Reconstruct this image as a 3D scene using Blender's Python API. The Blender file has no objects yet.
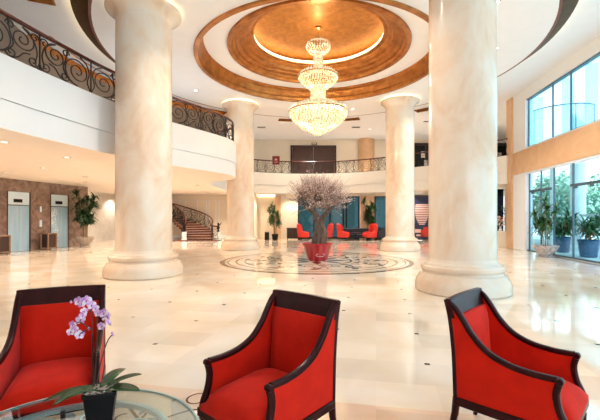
import bpy, bmesh, math, random
from mathutils import Vector, Matrix
R = math.radians
PI = math.pi
rnd = random.Random(7)
COL = bpy.context.scene.collection
CX, CY = 0.7, 14.4            # centre of the round hall
EYE = 1.6

# ------------------------------------------------------------------ materials
def mat(name, color, rough=0.5, metal=0.0, spec=0.5, coat=0.0, sheen=0.0, emit=None, es=0.0):
    m = bpy.data.materials.new(name); m.use_nodes = True
    b = m.node_tree.nodes['Principled BSDF']
    b.inputs['Base Color'].default_value = (*color, 1)
    b.inputs['Roughness'].default_value = rough
    b.inputs['Metallic'].default_value = metal
    b.inputs['Specular IOR Level'].default_value = spec
    b.inputs['Coat Weight'].default_value = coat
    b.inputs['Sheen Weight'].default_value = sheen
    if emit:
        b.inputs['Emission Color'].default_value = (*emit, 1)
        b.inputs['Emission Strength'].default_value = es
    return m

def N(m, t, **k):
    n = m.node_tree.nodes.new(t)
    for a, v in k.items():
        if a.startswith('i_'):
            n.inputs[a[2:].replace('_', ' ')].default_value = v
        else:
            setattr(n, a, v)
    return n

def L(m, a, b): m.node_tree.links.new(a, b)

def noisy(name, c1, c2, scale=3.0, detail=4.0, rough=0.4, spec=0.5, lo=0.35, hi=0.65, dist=0.0, metal=0.0,
          coat=0.0, sheen=0.0, bump=0.0, c3=None, stretch=(1, 1, 1)):
    m = mat(name, c1, rough, metal, spec, coat, sheen)
    b = m.node_tree.nodes['Principled BSDF']
    tc = N(m, 'ShaderNodeTexCoord'); mp = N(m, 'ShaderNodeMapping')
    mp.inputs['Scale'].default_value = stretch
    L(m, tc.outputs['Object'], mp.inputs['Vector'])
    n = N(m, 'ShaderNodeTexNoise', i_Scale=scale, i_Detail=detail, i_Roughness=0.6, i_Distortion=dist)
    L(m, mp.outputs['Vector'], n.inputs['Vector'])
    r = N(m, 'ShaderNodeValToRGB')
    r.color_ramp.elements[0].position = lo; r.color_ramp.elements[0].color = (*c1, 1)
    r.color_ramp.elements[1].position = hi; r.color_ramp.elements[1].color = (*c2, 1)
    if c3:
        e = r.color_ramp.elements.new((lo + hi) / 2); e.color = (*c3, 1)
    L(m, n.outputs['Fac'], r.inputs['Fac']); L(m, r.outputs['Color'], b.inputs['Base Color'])
    if bump:
        bp = N(m, 'ShaderNodeBump', i_Strength=bump, i_Distance=0.01)
        L(m, n.outputs['Fac'], bp.inputs['Height']); L(m, bp.outputs['Normal'], b.inputs['Normal'])
    return m

def glassy(name, tint, rough=0.0, refl=1.0):
    m = bpy.data.materials.new(name); m.use_nodes = True
    nt = m.node_tree; nt.nodes.clear()
    out = N(m, 'ShaderNodeOutputMaterial'); mix = N(m, 'ShaderNodeMixShader')
    tr = N(m, 'ShaderNodeBsdfTransparent'); gl = N(m, 'ShaderNodeBsdfGlossy')
    lw = N(m, 'ShaderNodeLayerWeight'); lw.inputs['Blend'].default_value = .46
    pw = N(m, 'ShaderNodeMath', operation='POWER'); pw.inputs[1].default_value = 5
    fr = N(m, 'ShaderNodeMath', operation='MULTIPLY_ADD'); fr.inputs[1].default_value = .95; fr.inputs[2].default_value = .045
    L(m, lw.outputs['Facing'], pw.inputs[0]); L(m, pw.outputs[0], fr.inputs[0])
    mu = N(m, 'ShaderNodeMath', operation='MULTIPLY'); mu.inputs[1].default_value = refl; mu.use_clamp = True
    tr.inputs['Color'].default_value = (*tint, 1); gl.inputs['Roughness'].default_value = rough
    L(m, fr.outputs[0], mu.inputs[0]); L(m, mu.outputs[0], mix.inputs[0])
    L(m, tr.outputs[0], mix.inputs[1]); L(m, gl.outputs[0], mix.inputs[2]); L(m, mix.outputs[0], out.inputs[0])
    return m

def emis(name, color, s):
    return mat(name, (color[0] * .8, color[1] * .8, color[2] * .8), 0.6, emit=color, es=s)

M = {}
def floor_material(dots=True, name='floor_marble', tint=(0.80, 0.70, 0.58)):
    m = mat(name, tint, 0.055, spec=0.5)
    b = m.node_tree.nodes['Principled BSDF']
    b.inputs['IOR'].default_value = 1.85
    tc = N(m, 'ShaderNodeTexCoord'); mp = N(m, 'ShaderNodeMapping')
    mp.inputs['Location'].default_value = (0, 0, 0)
    mp.vector_type = 'TEXTURE'
    mp.inputs['Location'].default_value = (-2.48, 7.14, 0)
    mp.inputs['Rotation'].default_value = (0, 0, R(-11.5))
    mp.inputs['Scale'].default_value = (1.1, 1.1, 1.1)
    L(m, tc.outputs['Object'], mp.inputs['Vector'])
    n1 = N(m, 'ShaderNodeTexNoise', i_Scale=.8, i_Detail=9.0, i_Distortion=.8)
    L(m, tc.outputs['Object'], n1.inputs['Vector'])
    r = N(m, 'ShaderNodeValToRGB')
    r.color_ramp.elements[0].position = 0.34; r.color_ramp.elements[0].color = (tint[0] * .97, tint[1] * .90, tint[2] * .82, 1)
    r.color_ramp.elements[1].position = 0.66; r.color_ramp.elements[1].color = (min(1, tint[0] * 1.08), tint[1] * 1.10, tint[2] * 1.16, 1)
    L(m, n1.outputs['Fac'], r.inputs['Fac'])
    # per tile tone
    fl = N(m, 'ShaderNodeVectorMath', operation='FLOOR')
    sc2 = N(m, 'ShaderNodeVectorMath', operation='MULTIPLY'); sc2.inputs[1].default_value = (2, 2, 2)
    L(m, mp.outputs[0], sc2.inputs[0]); L(m, sc2.outputs[0], fl.inputs[0])
    wn = N(m, 'ShaderNodeTexWhiteNoise'); L(m, fl.outputs[0], wn.inputs['Vector'])
    mr = N(m, 'ShaderNodeMapRange'); mr.inputs['To Min'].default_value = .9; mr.inputs['To Max'].default_value = 1.06
    L(m, wn.outputs['Value'], mr.inputs['Value'])
    mul = N(m, 'ShaderNodeMix', data_type='RGBA', blend_type='MULTIPLY'); mul.inputs['Factor'].default_value = 1
    L(m, r.outputs['Color'], mul.inputs['A']); L(m, mr.outputs['Result'], mul.inputs['B'])
    col = mul.outputs['Result']
    if dots:
        fr = N(m, 'ShaderNodeVectorMath', operation='FRACTION')
        ad = N(m, 'ShaderNodeVectorMath', operation='ADD'); ad.inputs[1].default_value = (.5, .5, 0)
        L(m, mp.outputs[0], ad.inputs[0]); L(m, ad.outputs[0], fr.inputs[0])
        sb = N(m, 'ShaderNodeVectorMath', operation='SUBTRACT'); sb.inputs[1].default_value = (.5, .5, 0)
        L(m, fr.outputs[0], sb.inputs[0])
        ab = N(m, 'ShaderNodeVectorMath', operation='ABSOLUTE'); L(m, sb.outputs[0], ab.inputs[0])
        sp = N(m, 'ShaderNodeSeparateXYZ'); L(m, ab.outputs[0], sp.inputs[0])
        s = N(m, 'ShaderNodeMath', operation='MAXIMUM'); L(m, sp.outputs[0], s.inputs[0]); L(m, sp.outputs[1], s.inputs[1])
        lt = N(m, 'ShaderNodeMath', operation='LESS_THAN'); lt.inputs[1].default_value = .026
        L(m, s.outputs[0], lt.inputs[0])
        mx = N(m, 'ShaderNodeMix', data_type='RGBA'); mx.inputs['B'].default_value = (.02, .012, .008, 1)
        L(m, lt.outputs[0], mx.inputs['Factor']); L(m, col, mx.inputs['A'])
        col = mx.outputs['Result']
    L(m, col, b.inputs['Base Color'])
    return m

M['floor'] = floor_material()
M['floor2'] = floor_material(False, 'border_marble', (0.78, 0.58, 0.43))
M['floor3'] = floor_material(False, 'rosette_marble', (0.80, 0.69, 0.56))
M['column'] = noisy('cream_column_marble', (0.78, 0.71, 0.62), (0.70, 0.49, 0.34), scale=1.0, detail=10, rough=0.17, lo=.38, hi=.66, dist=.6, c3=(0.76, 0.62, 0.49), stretch=(1, 1, .7))
M['band'] = noisy('peach_marble', (0.72, 0.47, 0.28), (0.62, 0.36, 0.19), scale=1.1, detail=7, rough=0.3, lo=.35, hi=.7, dist=1.)
M['white'] = noisy('white_paint', (0.80, 0.83, 0.87), (0.79, 0.82, 0.86), scale=2, rough=0.55)
M['ceil'] = noisy('ceiling_paint', (0.87, 0.87, 0.89), (0.85, 0.85, 0.87), scale=2, rough=0.7)
M['taupe'] = noisy('taupe_wall', (0.20, 0.155, 0.135), (0.17, 0.135, 0.115), scale=1.5, rough=.6)
M['paleband'] = noisy('pale_cream_paint', (0.86, 0.82, 0.75), (0.85, 0.80, 0.73), scale=1.5, rough=.5)
M['soffit'] = noisy('soffit_paint', (0.84, 0.76, 0.68), (0.82, 0.74, 0.66), scale=2, rough=0.6)
M['cream'] = noisy('cream_wall', (0.82, 0.73, 0.60), (0.80, 0.70, 0.57), scale=1.5, rough=0.5)
M['gold'] = noisy('gold_leaf', (0.50, 0.20, 0.04), (0.33, 0.12, 0.02), scale=2.6, detail=7, rough=0.42, metal=.55, lo=.38, hi=.68, dist=1.4, bump=.2)
M['goldmold'] = noisy('gilded_moulding', (0.48, 0.19, 0.045), (0.30, 0.10, 0.02), scale=3, detail=5, rough=0.33, metal=.7)
M['brownface'] = noisy('brown_wood_trim', (0.055, 0.026, 0.006), (0.09, 0.042, 0.012), scale=5, rough=.5, spec=.15)
M['redtrim'] = noisy('red_brown_trim', (0.20, 0.045, 0.03), (0.16, 0.03, 0.02), scale=5, rough=.35)
M['cove'] = emis('cove_lamp', (1.0, 0.80, 0.45), 2.6)
M['cove2'] = emis('soft_cove_lamp', (1.0, 0.76, 0.38), 6.0)
M['lens'] = emis('lamp_lens', (1.0, 0.86, 0.66), 4.0)
M['iron'] = mat('black_wrought_iron', (0.022, 0.018, 0.017), 0.35, metal=.6)
M['mahog'] = noisy('mahogany', (0.11, 0.018, 0.014), (0.16, 0.028, 0.02), scale=9, rough=.22, coat=.5, stretch=(1, 1, .2))
M['mahog2'] = noisy('dark_mahogany_gloss', (0.022, 0.003, 0.004), (0.040, 0.006, 0.006), scale=12, rough=.3, spec=.14, coat=.04, stretch=(1, 1, .2))
M['velvet'] = noisy('red_velvet', (0.66, 0.016, 0.003), (0.56, 0.012, 0.003), scale=7, rough=.8, sheen=.06, spec=.12)
M['redleather'] = noisy('red_leather', (0.68, 0.03, 0.015), (0.58, 0.02, 0.012), scale=7, rough=.4)
M['brownmarble'] = noisy('brown_marble', (0.15, 0.095, 0.075), (0.27, 0.185, 0.15), scale=1.7, detail=10, rough=.2, lo=.4, hi=.62, dist=2.2)
M['greymarble'] = noisy('grey_marble', (0.66, 0.63, 0.60), (0.76, 0.74, 0.71), scale=1.2, detail=8, rough=.3, dist=1.6)
M['steel'] = noisy('brushed_steel', (0.46, 0.68, 0.86), (0.34, 0.56, 0.74), scale=3, rough=.3, metal=.5, stretch=(1, 1, .1))
M['whitesteel'] = mat('pale_steel', (0.68, 0.86, 1.0), .3, metal=.3)
M['etch'] = mat('etched_white', (0.85, 0.9, 0.95), .5)
M['bronze'] = mat('dark_bronze', (0.10, 0.07, 0.06), .3, metal=.6)
M['black'] = mat('matte_black', (0.006, 0.006, 0.007), .45, spec=.2)
M['dark'] = mat('dark_wood', (0.035, 0.014, 0.012), .35)
M['darkdoor'] = noisy('dark_door_wood', (0.050, 0.018, 0.014), (0.070, 0.026, 0.02), scale=6, rough=.4, stretch=(3, 1, .2))
M['mull'] = mat('slate_metal', (0.09, 0.15, 0.19), .35, metal=.5)
M['mull2'] = mat('pale_aluminium', (0.55, 0.66, 0.72), .3, metal=.5)
M['glass'] = glassy('window_glass', (0.76, 0.95, 1.0), 0, 1.0)
M['glassteal'] = glassy('teal_glass', (0.10, 0.18, 0.19), .02, .6)
M['glassdark'] = glassy('smoked_glass', (0.05, 0.06, 0.08), .02, .8)
M['tableglass'] = glassy('table_glass', (0.80, 0.90, 0.90), 0, 2.2)
M['glassedge'] = mat('glass_edge_green', (0.35, 0.5, 0.48), .1)
M['leaf'] = noisy('leaf_green', (0.022, 0.075, 0.015), (0.05, 0.15, 0.03), scale=8, rough=.4)
M['leafdark'] = noisy('dark_leaf', (0.012, 0.045, 0.014), (0.025, 0.08, 0.02), scale=8, rough=.35)
M['orchleaf'] = noisy('orchid_leaf', (0.014, 0.055, 0.016), (0.03, 0.09, 0.02), scale=14, rough=.25)
M['treeleaf'] = noisy('tree_leaf', (0.22, 0.46, 0.34), (0.50, 0.70, 0.58), scale=2, rough=.6)
M['cane'] = noisy('cane_bark', (0.32, 0.19, 0.12), (0.22, 0.13, 0.08), scale=20, rough=.8)
M['bark'] = noisy('grey_brown_bark', (0.055, 0.036, 0.028), (0.15, 0.10, 0.08), scale=7, rough=.9, bump=.8, stretch=(1, 1, .4))
M['twig'] = mat('twig', (0.27, 0.18, 0.15), .8)
M['blossom'] = mat('pale_pink_blossom', (0.80, 0.64, 0.60), .7)
M['redpot'] = mat('red_glazed_pot', (0.38, 0.008, 0.018), .25, coat=.4)
M['terrapot'] = noisy('weathered_stone_pot', (0.42, 0.36, 0.30), (0.28, 0.22, 0.18), scale=9, rough=.6)
M['marblepot'] = noisy('grey_marble_pot', (0.55, 0.50, 0.49), (0.22, 0.17, 0.17), scale=5, detail=8, rough=.3, dist=2)
M['bluepot'] = mat('blue_glazed_pot', (0.02, 0.10, 0.22), .2, coat=.5)
M['soil'] = noisy('soil', (0.03, 0.02, 0.015), (0.07, 0.045, 0.03), scale=30, rough=.95)
M['chips'] = noisy('bark_chips', (0.30, 0.22, 0.18), (0.5, 0.42, 0.36), scale=30, rough=.9)
M['petal'] = noisy('lilac_petal', (0.48, 0.17, 0.54), (0.80, 0.56, 0.82), scale=30, rough=.5)
M['petalw'] = mat('white_lilac_petal', (0.86, 0.74, 0.88), .5)
M['lip'] = mat('magenta_lip', (0.40, 0.03, 0.30), .5)
M['stem'] = mat('orchid_stem', (0.06, 0.035, 0.02), .5)
M['crystal'] = mat('glow_crystal', (.30, .24, .12), .12)
M['navy'] = mat('navy_upholstery', (0.012, 0.016, 0.030), .5)
M['inlaydark'] = noisy('dark_inlay_marble', (0.10, 0.045, 0.03), (0.17, 0.09, 0.06), scale=3, rough=.08)
M['inlaybrown'] = noisy('brown_inlay_marble', (0.30, 0.17, 0.11), (0.22, 0.12, 0.08), scale=3, rough=.08)
M['inlayblue'] = noisy('blue_grey_inlay', (0.16, 0.20, 0.24), (0.28, 0.32, 0.35), scale=4, rough=.08)
M['inlaycream'] = noisy('cream_inlay', (0.86, 0.78, 0.62), (0.82, 0.72, 0.54), scale=3, rough=.08)
M['inlaypink'] = mat('pink_inlay', (0.6, 0.12, 0.12), .08)
M['paving'] = noisy('pale_paving', (0.72, 0.74, 0.74), (0.62, 0.64, 0.64), scale=.8, rough=.6)
M['extwhite'] = mat('white_render', (0.86, 0.90, 0.92), .6)
M['chrome'] = mat('chrome', (0.8, 0.8, 0.82), .12, metal=1)
M['signred'] = mat('dark_red_sign', (0.20, 0.010, 0.015), .4)
M['stair'] = noisy('red_brown_stair_stone', (0.09, 0.030, 0.022), (0.14, 0.05, 0.035), scale=6, rough=.25)
M['nosing'] = mat('pale_nosing', (0.42, 0.24, 0.17), .3)
M['posterblue'] = mat('poster_navy', (0.02, 0.025, 0.08), .3)
M['posterpale'] = mat('poster_pale', (0.72, 0.50, 0.50), .3)
M['posterred'] = mat('poster_red', (0.5, 0.03, 0.02), .3)
M['orangeflower'] = mat('orange_flower', (0.85, 0.35, 0.22), .6)
M['whiteflower'] = mat('white_flower', (0.85, 0.75, 0.75), .6)
# crystal: glossy drops, the lamp's glow put into them as mottled emission
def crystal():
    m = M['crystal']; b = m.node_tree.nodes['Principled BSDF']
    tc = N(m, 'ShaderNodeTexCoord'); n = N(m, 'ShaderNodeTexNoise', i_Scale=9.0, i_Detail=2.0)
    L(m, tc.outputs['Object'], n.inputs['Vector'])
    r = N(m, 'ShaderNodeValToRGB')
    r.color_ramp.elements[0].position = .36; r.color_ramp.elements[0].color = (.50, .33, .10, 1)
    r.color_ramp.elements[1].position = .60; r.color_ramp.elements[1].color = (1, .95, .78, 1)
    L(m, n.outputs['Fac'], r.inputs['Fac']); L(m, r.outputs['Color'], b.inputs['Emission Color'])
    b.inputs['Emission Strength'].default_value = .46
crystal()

# ------------------------------------------------------------------ mesh builder
class MB:
    def __init__(s): s.v = []; s.f = []; s.m = []
    def add(s, vs, fs, mi=0, T=None):
        o = len(s.v)
        s.v += [tuple(T @ Vector(p)) if T else tuple(p) for p in vs]
        s.f += [tuple(i + o for i in f) for f in fs]; s.m += [mi] * len(fs)
        return s
    def box(s, x0, x1, y0, y1, z0, z1, mi=0, T=None):
        vs = [(x0, y0, z0), (x1, y0, z0), (x1, y1, z0), (x0, y1, z0), (x0, y0, z1), (x1, y0, z1), (x1, y1, z1), (x0, y1, z1)]
        return s.add(vs, [(0, 3, 2, 1), (4, 5, 6, 7), (0, 1, 5, 4), (1, 2, 6, 5), (2, 3, 7, 6), (3, 0, 4, 7)], mi, T)
    def prism(s, poly, z0, z1, mi=0, T=None, cap=True):
        n = len(poly)
        vs = [(x, y, z0) for x, y in poly] + [(x, y, z1) for x, y in poly]
        fs = [(i, (i + 1) % n, n + (i + 1) % n, n + i) for i in range(n)]
        if cap: fs += [tuple(reversed(range(n))), tuple(range(n, 2 * n))]
        return s.add(vs, fs, mi, T)
    def lathe(s, prof, c=(0, 0, 0), n=32, mi=0, T=None, a0=0, a1=2 * PI):
        full = abs(a1 - a0 - 2 * PI) < 1e-6
        k = n if full else n + 1
        vs = []
        for i in range(k):
            a = a0 + (a1 - a0) * i / n
            for r, z in prof: vs.append((c[0] + r * math.cos(a), c[1] + r * math.sin(a), c[2] + z))
        p = len(prof); fs = []
        for i in range(n):
            j = (i + 1) % k
            for q in range(p - 1):
                fs.append((i * p + q, j * p + q, j * p + q + 1, i * p + q + 1))
        return s.add(vs, fs, mi, T)
    def tube(s, pts, rad, n=6, mi=0, T=None, caps=True, flat=1.0):
        pts = [Vector(p) for p in pts]
        k = len(pts)
        if k < 2: return s
        if not hasattr(rad, '__len__'): rad = [rad] * k
        vs = []; up = Vector((0, 0, 1)); prev = None
        for i, p in enumerate(pts):
            t = (pts[min(i + 1, k - 1)] - pts[max(i - 1, 0)])
            if t.length < 1e-9: t = Vector((0, 0, 1))
            t.normalize()
            if prev is None:
                a = t.cross(up)
                if a.length < .1: a = t.cross(Vector((1, 0, 0)))
            else:
                a = prev - t * prev.dot(t)
                if a.length < 1e-4: a = t.cross(up)
            a.normalize(); prev = a; b = t.cross(a)
            for j in range(n):
                g = 2 * PI * j / n
                vs.append(p + (a * math.cos(g) + b * math.sin(g) * flat) * rad[i])
        fs = [(i * n + j, i * n + (j + 1) % n, (i + 1) * n + (j + 1) % n, (i + 1) * n + j) for i in range(k - 1) for j in range(n)]
        if caps: fs += [tuple(reversed(range(n))), tuple(range((k - 1) * n, k * n))]
        return s.add(vs, fs, mi, T)
    def ribbon(s, pts, w, z, mi=0):
        k = len(pts); vs = []
        if not hasattr(w, '__len__'): w = [w] * k
        for i in range(k):
            a = pts[max(i - 1, 0)]; b = pts[min(i + 1, k - 1)]
            dx, dy = b[0] - a[0], b[1] - a[1]; l = math.hypot(dx, dy) or 1
            nx, ny = -dy / l * w[i] / 2, dx / l * w[i] / 2
            vs += [(pts[i][0] + nx, pts[i][1] + ny, z), (pts[i][0] - nx, pts[i][1] - ny, z)]
        return s.add(vs, [(2 * i, 2 * i + 1, 2 * i + 3, 2 * i + 2) for i in range(k - 1)], mi)
    def flatring(s, r0, r1, z, c=(0, 0), n=96, mi=0):
        vs = []
        for i in range(n):
            a = 2 * PI * i / n
            vs += [(c[0] + r0 * math.cos(a), c[1] + r0 * math.sin(a), z), (c[0] + r1 * math.cos(a), c[1] + r1 * math.sin(a), z)]
        return s.add(vs, [(2 * i, 2 * i + 1, (2 * i + 3) % (2 * n), (2 * i + 2) % (2 * n)) for i in range(n)], mi)
    def octa(s, p, r, h=None, mi=0):
        x, y, z = p; h = h or r
        return s.add([(x + r, y, z), (x, y + r, z), (x - r, y, z), (x, y - r, z), (x, y, z + h), (x, y, z - h)],
                     [(0, 1, 4), (1, 2, 4), (2, 3, 4), (3, 0, 4), (1, 0, 5), (2, 1, 5), (3, 2, 5), (0, 3, 5)], mi)
    def build(s, name, mats, parent=None, smooth=False, bevel=0, seg=2, fix=True, sub=0):
        me = bpy.data.meshes.new(name)
        me.from_pydata([tuple(v) for v in s.v], [], s.f)
        if not isinstance(mats, (list, tuple)): mats = [mats]
        for q in mats: me.materials.append(M[q] if isinstance(q, str) else q)
        me.polygons.foreach_set('material_index', s.m)
        me.update()
        if fix:
            bm = bmesh.new(); bm.from_mesh(me)
            bmesh.ops.recalc_face_normals(bm, faces=bm.faces); bm.to_mesh(me); bm.free()
        if smooth:
            me.shade_smooth()
            try: me.set_sharp_from_angle(angle=R(38))
            except Exception: pass
        o = bpy.data.objects.new(name, me); COL.objects.link(o)
        if parent: o.parent = parent
        if bevel:
            b = o.modifiers.new('bevel', 'BEVEL'); b.width = bevel; b.segments = seg; b.limit_method = 'ANGLE'; b.angle_limit = R(40)
            b.harden_normals = False
            if not smooth: me.shade_smooth(); me.set_sharp_from_angle(angle=R(30))
        if sub:
            q = o.modifiers.new('sub', 'SUBSURF'); q.levels = sub; q.render_levels = sub
        return o

def tag(o, label, cat, group=None, kind=None):
    o['label'] = label; o['category'] = cat
    if group: o['group'] = group
    if kind: o['kind'] = kind
    return o
def struct(o, label=None):
    o['kind'] = 'structure'
    if label: o['label'] = label
    return o
def thing(name, loc, rz, label, cat, group=None):
    o = bpy.data.objects.new(name, None); COL.objects.link(o)
    o.location = loc; o.rotation_euler = (0, 0, rz); o.empty_display_size = .1
    return tag(o, label, cat, group)
def copy_tree(o, parent=None):
    c = o.copy(); COL.objects.link(c); c.parent = parent
    for ch in list(o.children): copy_tree(ch, c)
    return c
def relabel(o, label): o['label'] = label; return o
def catmull(pts, per=10):
    out = []; n = len(pts)
    P = [Vector(p) for p in pts]
    for i in range(n - 1):
        p0 = P[max(i - 1, 0)]; p1 = P[i]; p2 = P[i + 1]; p3 = P[min(i + 2, n - 1)]
        for k in range(per):
            t = k / per
            out.append(0.5 * ((2 * p1) + (p2 - p0) * t + (2 * p0 - 5 * p1 + 4 * p2 - p3) * t * t + (3 * p1 - p0 - 3 * p2 + p3) * t ** 3))
    out.append(P[-1]); return out
def spot(name, loc, power, color=(1, .86, .70), size=R(110), radius=.08, parent=None):
    l = bpy.data.lights.new(name, 'SPOT'); l.energy = power; l.color = color; l.spot_size = size; l.spot_blend = .6
    l.shadow_soft_size = radius
    o = bpy.data.objects.new(name, l); COL.objects.link(o); o.location = loc
    if parent: o.parent = parent
    return o
# ------------------------------------------------------------------ room shell
def wx(D, off=0.0): return 8.9 + .117 * D + off
ROOM = [(-15, -4), (-15, 30.3), (17.0, 30.3), (11.6, 20.5), (11.55, 19.9), (wx(-4, .25), -4)]
b = MB(); b.add([(x, y, 0) for x, y in ROOM], [tuple(range(len(ROOM)))])
struct(b.build('floor', 'floor'))
b = MB(); b.add([(wx(-30, .3), -30, -.01), (70, -30, -.01), (70, 70, -.01), (17.2, 30.8, -.01), (11.9, 20.5, -.01), (wx(19.9, .3), 19.9, -.01)], [tuple(range(6))])
b.add([(-40, -60, -.012), (70, -60, -.012), (70, -4.0, -.012), (-40, -4.0, -.012)], [(0, 1, 2, 3)])
b.add([(-40, 31, -.012), (70, 31, -.012), (70, 80, -.012), (-40, 80, -.012)], [(0, 1, 2, 3)])
struct(b.build('ground', 'paving'))

# foreground floor border with inlaid vines
def bord(x): return 3.32 - .19 * x
b = MB(); b.add([(-6, -3.5, .001), (7, -3.5, .001), (7, bord(7), .001), (-6, bord(-6), .001)], [(0, 1, 2, 3)])
struct(b.build('trim_1', 'floor2'))
def spiral(cx, cy, r0, r1, a0, turns, n=24):
    out = []
    for i in range(n + 1):
        t = i / n; r = r0 + (r1 - r0) * t; a = a0 + turns * 2 * PI * t
        out.append((cx + r * math.cos(a), cy + r * math.sin(a)))
    return out
def leafpoly(b, x, y, a, l, w, z, mi):
    n = 8; pts = []
    for i in range(n + 1):
        t = i / n; pts.append((l * t, w * math.sin(PI * t ** .8) / 2))
    for i in range(n - 1, 0, -1):
        t = i / n; pts.append((l * t, -w * math.sin(PI * t ** .8) / 2))
    c, s_ = math.cos(a), math.sin(a)
    b.add([(x + p * c - q * s_, y + p * s_ + q * c, z) for p, q in pts], [tuple(range(len(pts)))], mi)
b = MB()
for k in range(-4, 6):
    x0 = k * .95 - .25; y0 = bord(x0) - .45
    if k in (0, 1):
        b.ribbon(spiral(x0 + .4, y0 - .1, .10, .03, 0, 1.1), .03, .003, 3); continue
    path = [(x0 + t * .1, bord(x0 + t * .1) - .5 + .16 * math.sin(t * .66 + k)) for t in range(11)]
    b.ribbon(path, .025, .003, 0)
    b.ribbon(spiral(x0 + .3, y0 + .20, .13, .05, PI * .3, .8), .018, .0032, 0)
    b.ribbon(spiral(x0 + .75, y0 - .26, .20, .04, PI * .8, -1.1), .022, .0032, 0)
    b.ribbon(spiral(x0 + .25, y0 - .62, .26, .05, 0, 1.1), .024, .0032, 1)
    for q in range(7):
        a = rnd.uniform(0, 2 * PI); leafpoly(b, x0 + rnd.uniform(0, .9), y0 + rnd.uniform(-.8, .25), a, rnd.uniform(.14, .22), rnd.uniform(.06, .1), .0036 + q * .0001, rnd.choice([2, 2, 3, 0]))
    for q in range(5): leafpoly(b, x0 + .55, y0 - .55, q * 2 * PI / 5, .14, .1, .0045, 4)
struct(b.build('trim_2', ['inlaydark', 'inlaybrown', 'inlayblue', 'inlaycream', 'inlaypink'], fix=False))

# round marble rosette
b = MB()
b.flatring(0.001, 3.55, .001, (CX - .1, 14.15), 96, 0)
c0 = (CX - .1, 14.15)
b.flatring(3.38, 3.55, .0025, c0, 96, 1); b.flatring(3.24, 3.29, .0025, c0, 96, 2)
b.flatring(2.92, 3.0, .0025, c0, 96, 2); b.flatring(2.62, 2.66, .0025, c0, 96, 1); b.flatring(1.28, 1.36, .0025, c0, 96, 2)
for k in range(12):
    a = 2 * PI * k / 12
    def rp(pts): return [(c0[0] + math.cos(a) * x - math.sin(a) * y, c0[1] + math.sin(a) * x + math.cos(a) * y) for x, y in pts]
    b.ribbon(rp(spiral(2.2, .12, .34, .06, PI, 1.25)), .06, .003, 1)
    b.ribbon(rp(spiral(1.72, -.28, .22, .05, 0, -1.2)), .05, .003, 2)
    for q in range(4):
        px, py = rp([(1.5 + .33 * q, .32 * math.sin(q * 2.1))])[0]
        leafpoly(b, px, py, a + 1.1 * (-1) ** q, .42, .20, .0034 + q * .0002, [1, 3, 1, 2][q])
for k in range(8):
    a = 2 * PI * k / 8
    leafpoly(b, c0[0] + .35 * math.cos(a), c0[1] + .35 * math.sin(a), a, .9, .32, .0036, [1, 3][k % 2])
struct(b.build('trim_3', ['floor3', 'inlaydark', 'inlaybrown', 'inlayblue'], fix=False))

# ------------------------------------------------------------------ ceiling
ZD, ZO = 7.5, 7.95
c3 = (CX, CY, 0)
b = MB()
b.lathe([(7.62, ZD), (4.62, ZD)], c3, 128)
b.lathe([(4.30, 8.05), (3.45, 8.05)], c3, 96)
b.lathe([(7.68, ZD + .1), (7.68, ZO + .4), (4.3, ZO + .5)], c3, 96)
def in_seg(a):
    a %= 360
    return 122 <= a < 188 or 72 <= a < 102 or 34 <= a < 52 or 202 <= a < 214
NA = 180
def bound(a):
    dx, dy = math.cos(a), math.sin(a); best = 99
    for i in range(len(ROOM)):
        x1, y1 = ROOM[i]; x2, y2 = ROOM[(i + 1) % len(ROOM)]
        ex, ey = x2 - x1, y2 - y1
        den = dx * ey - dy * ex
        if abs(den) < 1e-9: continue
        t = ((x1 - CX) * ey - (y1 - CY) * ex) / den; u = ((x1 - CX) * dy - (y1 - CY) * dx) / den
        if t > 0 and -.001 <= u <= 1.001: best = min(best, t)
    return best
def P(a, r, z): return (CX + r * math.cos(a), CY + r * math.sin(a), z)
gold = MB()
for i in range(NA):
    a0, a1 = 2 * PI * i / NA, 2 * PI * (i + 1) / NA
    seg = in_seg(i * 2)
    m0, m1 = bound(a0), bound(a1)
    def q(r0a, r0b, r1a, r1b, z=ZO): b.add([P(a0, r0a, z), P(a1, r0b, z), P(a1, r1b, z), P(a0, r1a, z)], [(0, 1, 2, 3)])
    r1, r2 = (8.65, 9.25) if 202 <= i * 2 < 214 else (9.5, 10.25) if 104 < i * 2 < 200 else (9.75, 10.25)
    q(7.6, 7.6, min(r1, m0), min(r1, m1))
    if min(m0, m1) > r1:
        if not seg: q(r1, r1, min(r2, m0), min(r2, m1))
        q(min(r2, m0), min(r2, m1), m0, m1)
        if seg:
            b.add([P(a0, r1, ZO + .3), P(a1, r1, ZO + .3), P(a1, r2, ZO + .3), P(a0, r2, ZO + .3)], [(0, 1, 2, 3)])
            for rr in (r1, r2):
                gold.add([P(a0, rr, ZO - .03), P(a1, rr, ZO - .03), P(a1, rr, ZO + .22), P(a0, rr, ZO + .22)], [(0, 1, 2, 3)])
                g = .06 if rr == r2 else -.06
                gold.add([P(a0, rr, ZO - .03), P(a1, rr, ZO - .03), P(a1, rr + g, ZO - .03), P(a0, rr + g, ZO - .03)], [(0, 1, 2, 3)])
            if not in_seg(i * 2 - 2): gold.add([P(a0, r1, ZO - .03), P(a0, r2, ZO - .03), P(a0, r2, ZO + .3), P(a0, r1, ZO + .3)], [(0, 1, 2, 3)])
            if not in_seg(i * 2 + 2): gold.add([P(a1, r1, ZO - .03), P(a1, r2, ZO - .03), P(a1, r2, ZO + .3), P(a1, r1, ZO + .3)], [(0, 1, 2, 3)])
struct(b.build('ceiling', 'ceil', fix=False))
struct(gold.build('trim_4', 'goldmold', fix=False))
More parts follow.
